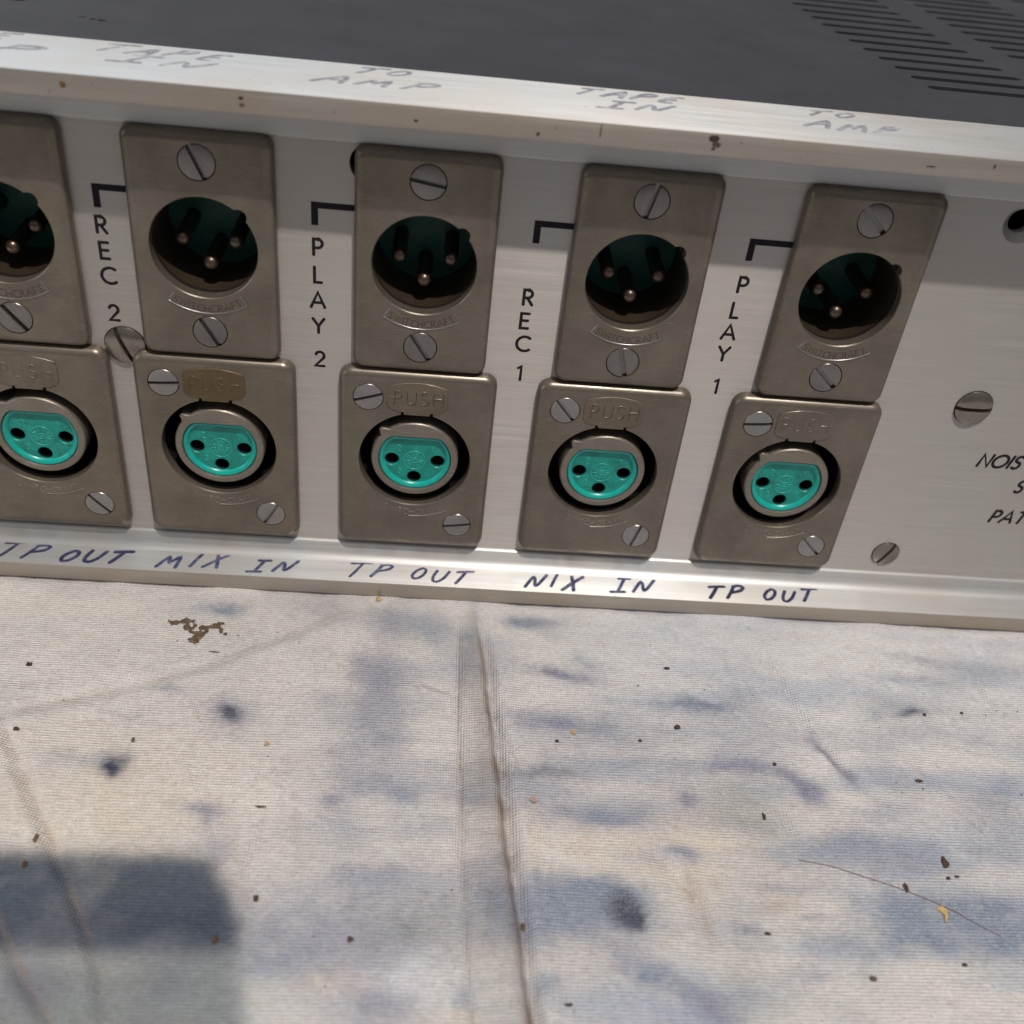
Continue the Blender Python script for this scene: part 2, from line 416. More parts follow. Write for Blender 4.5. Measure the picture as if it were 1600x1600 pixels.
HAND = {      # marker capitals, looser
 'T': (0.85, [[(0,0.93),(0.45,1.0),(0.95,1.04)], [(0.5,0.98),(0.42,0.45),(0.3,0.0)]]),
 'P': (0.75, [[(0.2,0.9),(0.12,0.4),(0,0.0)], [(0.15,0.88),(0.5,1.0),(0.75,0.85),(0.62,0.58),(0.12,0.42)]]),
 'O': (0.7, [[(0.35,0.9),(0.12,0.72),(0.0,0.35),(0.18,0.06),(0.48,0.14),(0.66,0.5),(0.6,0.82),(0.33,0.92)]]),
 'U': (0.7, [[(0.05,0.9),(0.0,0.4),(0.12,0.08),(0.4,0.05),(0.62,0.35),(0.72,0.88)]]),
 'M': (0.95, [[(0,0),(0.22,0.9),(0.42,0.25),(0.72,0.95),(0.9,0.0)]]),
 'N': (0.8, [[(0,0),(0.18,0.8),(0.34,0.62),(0.48,0.1),(0.62,0.2),(0.85,0.95)]]),
 'I': (0.3, [[(0.15,0),(0.22,0.95)]]),
 'J': (0.75, [[(0.15,0.96),(0.75,1.0)], [(0.45,0.98),(0.36,0.05)], [(0,0.0),(0.7,0.05)]]),   # I with serifs
 'X': (0.7, [[(0,0),(0.35,0.5),(0.8,1)], [(0.2,1.0),(0.42,0.5),(0.6,0.0)]]),
 'A': (0.85, [[(0,0),(0.3,0.6),(0.55,1),(0.72,0.5),(0.8,0.0)], [(0.2,0.4),(0.7,0.42)]]),
 'E': (0.7, [[(0.7,1),(0.2,0.95),(0.1,0.5),(0,0.05),(0.6,0.0)], [(0.12,0.5),(0.55,0.55)]]),
}
def print_word(mb, s, x, y, h, w, ht, frame, slant=0.0, track=0.22, font=FONT):
    for ch in s:
        if ch == ' ': x += 0.5*h; continue
        wd, st = font[ch]
        for line in st:
            ribbon(mb, [(x+(px+slant*py)*h, y+py*h) for px, py in line], w, ht, frame)
        x += (wd+track)*h
    return x
def hand_word(mb, s, x0, x1, y0, y1, w, ht, frame, slant, seed):
    rnd = random.Random(seed)
    tot = sum(HAND[c][0] for c in s) + 0.42*(len(s)-1); hh = y1-y0
    kx = (x1-x0)/(tot+slant*hh/((x1-x0)/tot))
    x = x0
    for ch in s:
        wd, st = HAND[ch]; dy = rnd.uniform(-.12,.12)*hh; sc = rnd.uniform(.9,1.08)
        for line in st:
            fine = []
            for i in range(len(line)-1):
                a, b = line[i], line[i+1]
                for k in range(4): fine.append((a[0]+(b[0]-a[0])*k/4, a[1]+(b[1]-a[1])*k/4))
            fine.append(line[-1])
            for _ in range(2):
                fine = [fine[0]]+[((fine[i-1][0]+2*fine[i][0]+fine[i+1][0])/4, (fine[i-1][1]+2*fine[i][1]+fine[i+1][1])/4) for i in range(1, len(fine)-1)]+[fine[-1]]
            ribbon(mb, [(x+px*kx*sc+slant*py*hh, y0+dy+py*hh*sc) for px, py in fine], w*rnd.uniform(.88,1.12), ht, frame)
        x += (wd+0.42)*kx
BLOBS=[
(91.4, -11.5, 51.23, 3.75, -10.03, -28.89, 'c', 0.6, 0),
(42.5, -10.8, 30.42, 2.32, -2.54, -17.26, 'c', 0.6, 0),
(20.9, -60.0, 21.41, 0.9, -1.06, -14.26, 'w', 0.5, 0),
(44.6, -61.7, 16.99, 0.68, -2.15, -10.91, 'w', 0.5, 0),
(-49.1, -54.8, 26.84, 1.29, 5.05, -18.4, 'w', 0.6, 0),
(-59.7, -16.2, 26.42, 2.06, 3.25, -11.86, 'w2', 0.4, 0),
(67.4, -80.7, 22.61, 0.59, -2.51, -7.22, 'w2', 0.6, 0),
(-38.5, -12.9, 3.92, -0.2, 0.22, -1.81, 'b', 0.6, 0),
(-8.0, -13.9, 3.4, 0.26, 0.29, -4.95, 'p2', 0.65, 0),
(-12.2, -24.5, 3.24, 0.22, 0.24, -3.01, 'p', 0.45, 0),
(-10.1, -31.0, 4.21, 0.27, 0.57, -7.83, 'p2', 0.6, 0),
(-9.0, -39.2, 4.06, 0.24, 0.46, -6.61, 'p2', 0.6, 0),
(-13.1, -44.6, 2.95, 0.16, 0.34, -3.76, 'p2', 0.45, 0),
(-9.8, -49.3, 5.31, 0.27, 0.23, -3.0, 'p2', 0.6, 0),
(-15.2, -52.6, 2.12, 0.1, 0.2, -1.86, 'p', 0.5, 0),
(-4.3, -51.4, 2.89, 0.14, 0.12, -2.36, 'b', 0.5, 0),
(-12.9, -57.6, 3.69, 0.17, 0.37, -3.87, 'b', 0.25, 0),
(-8.3, -27.2, 2.93, 1.71, 0.91, -2.72, 'p', 0.35, 0),
(-19.4, -33.0, 5.15, 0.33, 0.4, -3.48, 'p2', 0.25, 0),
(-43.2, -32.0, 3.52, 0.23, 0.31, -1.39, 'b', 0.35, 0),
(-32.8, -36.9, 1.49, 0.09, 0.33, -1.87, 'd', 1.0, 0),
(-32.9, -36.6, 2.89, 0.18, 0.6, -3.35, 'p', 0.5, 0),
(-48.3, -47.6, 2.04, 0.11, 0.53, -2.04, 'd', 0.62, 0),
(-53.2, -46.7, 5.56, 0.3, 0.55, -1.93, 'b', 0.35, 0),
(-48.9, -37.9, 4.37, 0.27, 0.99, -3.94, 'b', 0.15, 0),
(-33.5, -55.2, 3.28, -0.87, -0.03, -1.42, 'p', 0.5, 0),
(-30.3, -62.4, 2.64, 0.11, 0.29, -1.56, 'p', 0.45, 0),
(-32.0, -57.3, 1.53, 0.07, 0.53, -2.74, 'p2', 0.35, 0),
(-69.7, -34.1, 9.64, 0.63, 1.84, -5.38, 'b', 0.12, 0),
(-28.1, -82.7, 3.55, 0.09, 1.07, -5.42, 'b', 0.55, 0),
(-42.6, -82.9, 3.48, 0.09, 0.58, -2.06, 'p', 0.6, 0),
(-49.1, -85.7, 4.52, 0.11, 0.77, -2.39, 'g', 0.4, 0),
(-25.5, -86.0, 2.33, 0.06, 0.6, -3.22, 'b', 0.4, 0),
(-16.9, -73.5, 9.71, 0.32, 0.88, -6.99, 'p2', 0.55, 0),
(-4.3, -68.8, 9.69, 0.35, 0.33, -5.93, 'p2', 0.5, 0),
(-10.1, -77.4, 14.17, 0.42, 0.37, -4.03, 'p2', 0.55, 0),
(-19.1, -78.6, 6.14, 0.18, 0.44, -3.08, 'b', 0.4, 0),
(-5.1, -84.2, 3.23, 0.08, 0.19, -2.91, 'p', 0.55, 0),
(-7.6, -66.4, 3.55, 0.14, 0.18, -2.53, 'b', 0.35, 0),
(3.4, -82.7, 1.65, 0.04, 0.02, -1.44, 'b', 0.6, 0),
(-0.6, -73.5, 6.9, 0.23, 0.14, -3.76, 'g', 0.4, 0),
(7.7, -66.3, 4.08, 0.15, -0.04, -5.61, 'p2', 0.55, 0),
(9.1, -62.1, 2.78, 0.11, -0.05, -3.2, 'b', 0.3, 0),
(5.2, -14.5, 1.49, 0.11, 0.03, -6.6, 'b', 0.4, 0),
(5.2, -24.0, 1.43, 0.1, 0.02, -4.57, 'p2', 0.35, 0),
(-1.1, -15.8, 3.97, 0.3, 0.15, -4.88, 'b', 0.35, 0),
(-1.3, -55.9, 5.67, 0.26, 0.06, -1.69, 'b', 0.3, 0),
(6.8, -50.9, 2.93, 0.14, -0.01, -3.58, 'b', 0.3, 0),
(-1.6, -80.7, 4.96, 0.14, 0.12, -2.6, 'c', 0.5, 0),
(-11.4, -81.4, 4.88, 0.13, 0.22, -2.14, 'w', 0.5, 0),
(3.5, -85.7, 4.05, 0.1, 0.03, -1.64, 'w', 0.6, 0),
(16.3, -12.2, 5.25, -0.13, -0.11, -1.18, 'b', 0.8, 0),
(18.0, -13.1, 3.09, -1.88, -0.57, -1.56, 'p2', 0.5, 0),
(21.3, -24.8, 6.03, -0.75, -0.25, -1.52, 'p', 0.75, 0),
(25.5, -21.2, 3.28, -0.75, -0.36, -1.55, 'b', 0.35, 0),
(20.0, -36.4, 4.68, -0.58, -0.4, -2.33, 'p', 0.75, 0),
(15.3, -35.0, 4.26, 0.26, -0.07, -1.8, 'p2', 0.45, 0),
(27.4, -37.0, 4.81, 0.28, -0.17, -1.78, 'b', 0.4, 0),
(44.5, -31.0, 7.19, -0.05, -0.34, -1.61, 'b', 0.7, 0),
(47.3, -30.9, 2.81, 0.17, -0.16, -0.88, 'b', 0.5, 0),
(16.9, -46.2, 5.55, 0.05, -0.08, -1.0, 'd', 0.5, 0),
(14.8, -48.1, 6.01, 0.3, -0.1, -2.46, 'p2', 0.5, 0),
(20.5, -53.2, 8.24, -0.65, -0.37, -2.34, 'p2', 0.7, 0),
(27.8, -53.4, 6.35, -0.37, -0.42, -2.35, 'b', 0.55, 0),
(30.7, -53.9, 2.48, 0.11, -0.17, -1.41, 'p2', 0.5, 0),
(45.0, -43.4, 5.93, 0.93, -0.2, -1.81, 'p', 0.65, 0),
(52.9, -43.6, 4.8, -1.42, -0.61, -1.4, 'p', 0.6, 0),
(58.0, -46.5, 2.76, -2.75, -0.95, -1.18, 'p', 0.7, 0),
(59.7, -48.3, 0.9, -1.15, -0.92, -0.99, 'p', 0.5, 0),
(39.6, -49.8, 0.86, -1.54, -0.91, -0.82, 'p', 0.75, 0),
(47.0, -49.5, 7.75, 0.38, -0.73, -3.69, 'g', 0.35, 0),
(48.1, -54.0, 5.57, 0.25, -0.41, -2.01, 'g', 0.45, 0),
(63.9, -41.4, 2.87, -4.26, -0.8, -0.83, 'p', 0.85, 0),
(66.0, -44.2, 1.63, 0.08, -0.4, -1.44, 'p', 0.4, 0),
(61.3, -36.5, 1.13, -1.53, -1.48, -1.67, 'b', 0.4, 0),
(82.6, -30.1, 2.59, 0.16, -0.35, -1.05, 'd', 0.75, 0),
(79.8, -28.2, 6.47, -1.15, -0.82, -1.81, 'b', 0.4, 0),
(76.1, -30.6, 3.49, 0.21, -0.46, -1.48, 'b', 0.3, 0),
(91.5, -16.5, 8.12, -1.03, -0.69, -1.51, 'b', 0.35, 0),
(86.6, -21.8, 6.43, -0.33, -0.52, -1.29, 'b', 0.35, 0),
(94.1, -28.8, 11.97, 0.73, -0.88, -2.28, 'b', 0.15, 0),
(98.8, -4.8, 7.95, 0.62, -1.02, -2.78, 'b', 0.2, 0),
(72.4, -42.6, 4.55, -0.78, -0.89, -1.98, 'p2', 0.25, 0),
(75.8, -45.6, 5.09, -0.63, -0.69, -1.55, 'p2', 0.35, 0),
(91.5, -48.0, 4.93, 0.24, -2.35, -5.74, 'b', 0.35, 0),
(64.9, -58.7, 10.97, -1.34, -1.19, -2.83, 'b', 0.5, 0),
(71.8, -60.6, 6.04, -1.0, -0.92, -1.88, 'p2', 0.45, 0),
(84.6, -57.3, 5.49, -0.32, -0.93, -1.98, 'b', 0.45, 0),
(71.4, -50.8, 7.93, 0.37, -0.97, -3.08, 'p2', 0.2, 0),
(53.6, -58.6, 5.7, -0.7, -0.81, -2.25, 'b', 0.3, 0),
(36.9, -60.0, 2.55, -0.42, -0.3, -0.99, 'b', 0.75, 0),
(20.3, -68.4, 11.38, 0.41, -0.3, -4.02, 'b', 0.75, 1),
(17.9, -70.9, 10.3, 0.35, -0.21, -3.42, 'b', 0.6, 0),
(27.0, -69.6, 2.23, 1.64, 1.51, -2.79, 'd', 0.95, 1),
(23.1, -67.3, 5.0, -1.9, -0.8, -1.94, 'b', 0.5, 0),
(26.0, -74.5, 4.95, -2.43, -1.4, -2.6, 'p2', 0.5, 0),
(13.9, -69.1, 2.7, 0.1, -0.18, -4.47, 'p2', 0.4, 0),
(29.3, -79.9, 3.63, -0.94, -0.67, -1.73, 'b', 0.75, 0),
(34.6, -81.9, 3.12, -2.41, -1.52, -1.82, 'b', 0.6, 0),
(38.0, -84.4, 2.49, -2.39, -2.0, -1.99, 'p', 0.55, 0),
(14.7, -80.3, 2.54, 0.07, -0.08, -1.76, 'b', 0.55, 0),
(27.4, -77.7, 2.62, 0.08, -0.16, -1.37, 'p2', 0.4, 0),
(44.3, -72.2, 2.02, 0.07, -0.22, -1.08, 'p', 0.55, 0),
(54.4, -69.7, 1.94, -0.32, -0.42, -1.0, 'p', 0.5, 0),
(74.7, -70.5, 13.0, 0.43, -1.67, -4.55, 'b', 0.8, 1),
(67.8, -69.7, 5.27, 0.18, -1.67, -5.08, 'b', 0.5, 0),
(58.4, -74.4, 7.18, -0.45, -0.89, -2.4, 'b', 0.5, 0),
(81.5, -73.7, 5.73, 0.18, -1.41, -3.43, 'b', 0.55, 0),
(51.1, -78.4, 4.04, 0.11, -0.39, -1.56, 'p2', 0.5, 0),
(59.0, -78.6, 3.17, 0.09, -0.54, -1.84, 'b', 0.25, 0),
(42.7, -75.9, 4.5, 0.13, -1.89, -9.39, 'g', 0.2, 0),
(56.4, -84.4, 3.49, 0.08, -0.5, -1.72, 'p2', 0.3, 0),
(44.9, -82.1, 6.97, 0.18, -0.78, -3.51, 'b', 0.2, 0),
(27.6, -70.1, 1.38, 1.01, 1.12, -2.06, 'd', 1.0, 1),
(-32.8, -36.9, 1.2, 0.07, 0.26, -1.47, 'd', 1.0, 0),
(-48.0, -48.0, 1.21, 0.06, 0.31, -1.19, 'd', 0.8, 0),
(38.5, -37.8, 27.01, 1.55, -0.61, -4.11, 'b', 0.2, 0),
(83.1, -35.2, 17.25, 0.99, -0.99, -2.86, 'b', 0.25, 0),
(100.9, -19.1, 12.55, 0.85, -0.99, -2.48, 'b', 0.3, 0),
(51.2, -64.7, 5.79, 0.22, -0.25, -1.06, 'b', 0.3, 0),
(27.3, -43.7, 13.49, 0.72, -0.19, -1.93, 'b', 0.25, 0),
(74.9, -65.9, 12.82, 0.46, -1.15, -3.18, 'b', 0.3, 0),
(8.6, -68.3, 0.61, -0.12, -1.19, -5.91, 'n', 0.16, 0),
(6.9, -38.2, 1.03, 0.25, 0.84, -7.93, 'n', 0.16, 0),
(-26.8, -64.6, 0.65, 0.22, 2.29, -5.89, 'n', 0.16, 0),
(-20.0, -55.7, 0.63, 0.11, 1.46, -6.67, 'n', 0.16, 0),
(-22.8, -52.3, 0.46, 0.08, 1.31, -5.73, 'n', 0.16, 0),
(37.1, -63.6, 1.05, 0.44, 0.75, -4.45, 'n', 0.2, 0),
(38.7, -68.2, 0.94, 0.38, 0.62, -3.78, 'n', 0.2, 0),
(53.4, -65.1, 1.49, 0.59, 0.08, -0.88, 'n', 0.2, 0),
(51.4, -67.8, 3.8, 0.13, -0.37, -1.54, 'n', 0.2, 0),
(65.8, -62.5, 0.33, -0.14, -1.18, -1.87, 'n', 0.2, 0)]
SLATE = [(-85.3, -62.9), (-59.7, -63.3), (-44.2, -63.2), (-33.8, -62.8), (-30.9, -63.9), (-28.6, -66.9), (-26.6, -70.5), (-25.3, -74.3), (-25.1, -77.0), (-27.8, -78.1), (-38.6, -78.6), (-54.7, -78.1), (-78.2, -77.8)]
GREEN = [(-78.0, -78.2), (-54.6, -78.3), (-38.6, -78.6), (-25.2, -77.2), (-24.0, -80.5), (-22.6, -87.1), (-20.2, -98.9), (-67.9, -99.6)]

# ------------------------------------------------------------------ the cloth everything lies on
COLS = {'b':(0.20,0.245,0.325),'p':(0.215,0.22,0.31),'p2':(0.31,0.315,0.375),'d':(0.045,0.055,0.09),'g':(0.22,0.24,0.22),
        'slate':(0.052,0.064,0.085),'n':(0.20,0.12,0.07),'c':(0.72,0.73,0.75),'w':(0.66,0.575,0.475),'w2':(0.69,0.65,0.585)}
def axis(lo, a, b, hi, fine, coarse):
    out = list(np.arange(lo, a, coarse)) + list(np.arange(a, b, fine)) + list(np.arange(b, hi+coarse, coarse))
    return np.array(out)
def polydist(X, Y, pts):
    best = np.full(X.shape, 1e9); par = np.zeros(X.shape); side = np.zeros(X.shape)
    L = len(pts)-1
    for k in range(L):
        (ax, ay), (bx, by) = pts[k], pts[k+1]; dx, dy = bx-ax, by-ay
        t = np.clip(((X-ax)*dx+(Y-ay)*dy)/(dx*dx+dy*dy), 0, 1)
        d = np.hypot(X-ax-t*dx, Y-ay-t*dy); m = d < best
        best = np.where(m, d, best); par = np.where(m, (k+t)/L, par)
        side = np.where(m, np.sign((X-ax)*dy-(Y-ay)*dx), side)
    return best, par, side
def build_cloth():
    xs = axis(-330, -84, 118, 330, 0.34, 6); ys = axis(-330, -94, -4, 330, 0.34, 6)
    X, Y = np.meshgrid(xs, ys); n = X.size
    nz = np.array([[noise.noise(Vector((x*0.02, y*0.03, 1.3))), noise.noise(Vector((x*0.07, y*0.09, 7.1))), noise.noise(Vector((x*0.25, y*0.3, 3.7))), noise.noise(Vector((x*0.9, y*1.1, 5.2)))] for x, y in zip(X.flat, Y.flat)]).reshape(*X.shape, 4)
    far = np.clip((-Y-9)/10, 0, 1)                                 # flat where the unit presses on it
    Z = -8.0 + far*(nz[...,0]*1.0 + nz[...,1]*0.22) + nz[...,2]*0.03*far
    Z += 0.05*np.clip(nz[...,1]*2, -1, 1)*np.clip((-Y-6)/3, 0, 1)
    # small rucks: sharp-backed ridges wandering across the sheet
    rid = np.array([[noise.noise(Vector((x*0.055+y*0.02, y*0.035, 21.0))), noise.noise(Vector((x*0.03, y*0.11+x*0.02, 33.0)))] for x, y in zip(X.flat, Y.flat)]).reshape(*X.shape, 2)
    rk = np.exp(-(rid[..., 0]/0.035)**2)*np.clip(nz[..., 1]*2.2+0.15, 0, 1) + 0.8*np.exp(-(rid[..., 1]/0.04)**2)*np.clip(-nz[..., 1]*2.2+0.1, 0, 1)
    Z += 0.30*rk*far
    # the pleat: a doubled band of cloth between two long creases
    FL = [(3.2,60),(3.2,-8),(3.3,-27.3),(3.9,-51.1),(4.8,-70.5),(5.9,-86.5),(9,-140),(12,-330)]
    FR = [(5.6,60),(6.0,-7.8),(7.7,-27),(9.8,-50.8),(11.7,-70.2),(13.2,-86.3),(19,-140),(34,-330)]
    yl = np.interp(-Y, [-p[1] for p in FL], [p[0] for p in FL]) + nz[...,1]*0.25; yr = np.interp(-Y, [-p[1] for p in FR], [p[0] for p in FR]) + nz[...,1]*0.3
    flat = np.clip((-Y-6.5)/14, 0.05, 1)
    inside = (X > yl) & (X < yr)
    t = np.clip((X-yl)/(yr-yl), 0, 1)
    edge = np.clip((X-yl)/0.7, 0, 1)*np.clip((yr-X)/0.9+0.5, 0, 1); edge = edge*edge*(3-2*edge)
    tt = np.clip((X-yl)/(yr-yl), 0, 1.1)
    band = (0.1+1.1*tt**1.5)*edge
    Z += band*flat*0.9
    Z -= 0.6*np.exp(-((X-yl)/0.42)**2)*flat
    Z -= 1.3*np.exp(-((X-yr-0.7)/1.2)**2)*flat
    Z += 0.25*np.exp(-((X-yr-2.6)/1.8)**2)*flat
    creases = [([(-90,-43),(-68.3,-38.2),(-54,-33.2),(-38.3,-25.6),(-19.4,-13.2),(-10,-8)], 1.5, 0.38, 1),
      ([(-72,-33),(-67.6,-40.1),(-58.3,-54.2),(-51.9,-63.6),(-45.7,-73.2),(-41.8,-80),(-34,-100)], 1.1, 0.42, 1),
      ([(-62,-64),(-55.9,-74.4),(-50.5,-81.3),(-44.6,-88),(-40,-100)], 1.2, 0.45, 1),
      ([(58.5,-17),(59.5,-21.2),(61.5,-30),(63,-36.5)], 0.5, 0.30, -1), ([(63,-36),(66.9,-44.9)], 1.0, 0.35, 1),
      ([(-3,-28.6),(-0.5,-29.5),(2.6,-30.7)], 0.45, 0.3, 1), ([(8.4,-33),(10.5,-39),(13.4,-44.5)], 0.5, 0.3, 1),
      ([(30,-57),(35,-63),(38,-68.3),(40,-76)], 1.6, 0.35, -1), ([(78,-21),(82,-25)], 0.4, 0.2, -1), ([(96,-20),(99,-27)], 0.5, 0.22, -1),
      ([(53.5,-51),(54.5,-56)], 0.4, 0.3, 1), ([(82,-49),(86,-55)], 0.4, 0.22, 1), ([(-24,-58),(-27,-68)], 0.7, 0.2, 1)]
    CR_D = []
    for pts, w, dep, sg in creases:
        d, par, side = polydist(X, Y, pts); dep *= 1.6
        env = np.clip(np.minimum(par, 1-par)*7, 0.0, 1)
        w = max(w, 0.6)
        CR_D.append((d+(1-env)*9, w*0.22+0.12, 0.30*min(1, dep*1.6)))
        Z -= dep*np.exp(-(d/w)**2)*env*far; Z += 0.6*dep*np.exp(-((d*side*sg-w*1.7)/w)**2)*env*far
    # the sheet does not quite meet the lower rail everywhere
    Z -= np.clip((Y+8.1)/0.5, 0, 1)*np.clip(0.28+nz[..., 1]*0.7+nz[..., 2]*0.25, 0.0, 0.6)
    for _ in range(2):
        Z[1:-1, 1:-1] = 0.4*Z[1:-1, 1:-1]+0.15*(Z[:-2, 1:-1]+Z[2:, 1:-1]+Z[1:-1, :-2]+Z[1:-1, 2:])
    # dye
    C = np.empty((*X.shape, 3)); C[:] = (0.635, 0.61, 0.575)
    cov = np.zeros(X.shape)
    wx = X + nz[...,1]*1.6 + nz[...,2]*0.9 + nz[...,3]*0.55; wy = Y + np.roll(nz[...,1], 60, 1)*1.6 + np.roll(nz[...,2], 44, 0)*0.9 + np.roll(nz[...,3], 13, 1)*0.5
    cl = np.clip(nz[...,0]*1.2+nz[...,1]*0.9, 0, 1)[..., None]
    st1 = np.array([noise.noise(Vector((x*0.035, y*0.16, 9.3)))+0.6*noise.noise(Vector((x*0.09+y*0.02, y*0.34, 2.9))) for x, y in zip(X.flat, Y.flat)]).reshape(X.shape)
    rs = np.clip((X+30)/60, 0.25, 1)
    k1 = (np.clip(st1*1.5+0.12, 0, 1)*rs*0.72)[..., None]; C = C*(1-k1)+np.array(COLS['b'])*1.45*k1
    k2 = (np.clip(-st1*1.4-0.1, 0, 1)*0.5)[..., None]; C = C*(1-k2)+np.array((0.74,0.72,0.69))*k2
    mo = nz[...,2]*0.55+nz[...,1]*0.5+nz[...,3]*0.45
    k3 = (np.clip(mo*1.3, 0, 1)*0.30)[..., None]; C = C*(1-k3)+np.array((0.40,0.39,0.44))*k3
    k4 = (np.clip(-mo*1.3, 0, 1)*0.25)[..., None]; C = C*(1-k4)+np.array((0.73,0.70,0.67))*k4
    outv = ((X < -84) | (X > 118) | (Y < -94)).astype(float)[..., None]
    C = C*(1-0.5*cl-0.2*outv*cl) + np.array(COLS['p2'])*(0.5*cl+0.2*outv*cl)
    for cx, cy, ux, uy, vx, vy, col, st, hd in BLOBS:
        det = ux*vy-uy*vx; a = wx-cx; b = wy-cy
        p = (a*vy-b*vx)/det; q = (-a*uy+b*ux)/det; r2 = p*p+q*q
        if hd: f = 1/(1+np.exp(np.clip((np.sqrt(r2)-1)*(4+hd*3), -40, 40))) if hd < 5 else 1/(1+np.exp(np.clip((np.maximum(abs(p), abs(q)**1.0)-1+0.10*(abs(p*q))**4)*(hd*3.4)*np.where(abs(p) > abs(q), 0.9, 1), -40, 40)))
        else: f = np.exp(-r2*1.0)
        if col in ('b','p','p2','d'): st = min(0.98, st*1.25)
        k = np.clip(f*st*(1+(0.15 if col == 'd' else 0.5)*nz[...,2]+(0.05 if col == 'd' else 0.25)*nz[...,3]), 0, 1)[..., None]
        if col not in ('c','w','w2','n','d'): cov = np.maximum(cov, k[..., 0])
        C = C*(1-k) + np.array(COLS[col])*k
    # the large slate-coloured printed shape and the grey-green one below it
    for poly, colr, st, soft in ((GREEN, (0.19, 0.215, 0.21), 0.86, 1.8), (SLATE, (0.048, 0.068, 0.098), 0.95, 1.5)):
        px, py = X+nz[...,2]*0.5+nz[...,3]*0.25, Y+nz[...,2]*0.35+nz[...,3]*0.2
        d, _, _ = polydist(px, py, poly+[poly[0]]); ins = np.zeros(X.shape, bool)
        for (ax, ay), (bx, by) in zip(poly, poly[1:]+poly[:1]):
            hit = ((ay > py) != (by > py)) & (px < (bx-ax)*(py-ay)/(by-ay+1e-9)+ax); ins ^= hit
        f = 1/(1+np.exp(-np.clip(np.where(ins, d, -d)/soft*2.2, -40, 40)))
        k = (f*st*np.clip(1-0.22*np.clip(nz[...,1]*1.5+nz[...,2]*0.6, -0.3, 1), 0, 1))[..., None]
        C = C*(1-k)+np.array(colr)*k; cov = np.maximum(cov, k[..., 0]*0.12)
    for cx, cy, rx, ry, colr, s_ in ((-50.2, -82.5, 3.5, 3.0, (0.16,0.155,0.21), 0.6), (-33.0, -82.0, 3.5, 5.5, (0.16,0.17,0.21), 0.5), (-40, -73.5, 14, 2.5, (0.045,0.055,0.08), 0.55), (-29, -72, 3, 4, (0.04,0.05,0.075), 0.5)):
        k = (np.exp(-((wx-cx)/rx)**2-((wy-cy)/ry)**2)*s_)[..., None]; C = C*(1-k)+np.array(colr)*k
    # brown dirt along the creases
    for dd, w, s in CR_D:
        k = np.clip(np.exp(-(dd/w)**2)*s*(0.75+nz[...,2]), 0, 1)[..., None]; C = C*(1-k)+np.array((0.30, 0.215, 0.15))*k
    # darker pleat band; dirt and painted shade along its two long creases
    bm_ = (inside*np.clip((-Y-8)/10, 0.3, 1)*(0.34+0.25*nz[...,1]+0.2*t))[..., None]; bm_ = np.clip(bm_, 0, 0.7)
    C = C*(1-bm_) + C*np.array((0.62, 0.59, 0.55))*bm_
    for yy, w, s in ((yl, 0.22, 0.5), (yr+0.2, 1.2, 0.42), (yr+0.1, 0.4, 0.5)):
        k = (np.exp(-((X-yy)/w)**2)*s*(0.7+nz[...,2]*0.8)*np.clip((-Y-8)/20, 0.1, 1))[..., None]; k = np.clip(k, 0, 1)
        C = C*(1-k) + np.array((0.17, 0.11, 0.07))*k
    me = bpy.data.meshes.new('tablecloth')
    nx, ny = len(xs), len(ys)
    V = np.stack([X, Y, Z], -1).reshape(-1, 3)*S
    i = np.arange((nx-1)*(ny-1)); rr = i//(nx-1); cc = i % (nx-1); a = rr*nx+cc
    me.from_pydata(V.tolist(), [], np.stack([a, a+1, a+nx+1, a+nx], 1).tolist())
    at = me.color_attributes.new('dye', 'FLOAT_COLOR', 'POINT')
    at.data.foreach_set('color', np.concatenate([C.reshape(-1, 3), np.ones((n, 1))], 1).astype(np.float32).ravel())
    av = me.attributes.new('coverage', 'FLOAT', 'POINT'); av.data.foreach_set('value', np.clip(cov, 0, 1).astype(np.float32).ravel())
    me.materials.append(M_CLOTH); me.update()
    me.polygons.foreach_set('use_smooth', [True]*len(me.polygons))
    global cloth_z
    def cloth_z(x, y):
        i = int(np.clip(np.searchsorted(xs, x), 0, nx-1)); j = int(np.clip(np.searchsorted(ys, y), 0, ny-1)); return float(Z[j, i])
    o = link('tablecloth', me, label='stained pale cotton cloth with blue-grey dye marks and a long pleat, under the audio unit', category='tablecloth')
    return o
build_cloth()

# ------------------------------------------------------------------ the rack unit
unit = bpy.data.objects.new('rack_audio_unit', None); COL.objects.link(unit)
unit['label'] = 'silver rack audio unit with rows of three-pin sockets, black vented cover on top'
unit['category'] = 'audio unit'
XL, XR = -262.0, 218.0
TOP, BOT = 80.53, -7.93
MX = [-69.35, -39.55, -6.55, 26.3, 60.25]      # columns of sockets
FX = [-69.35, -39.6, -6.5, 26.3, 59.35]
MZ, FZ = 54.5, 18.15

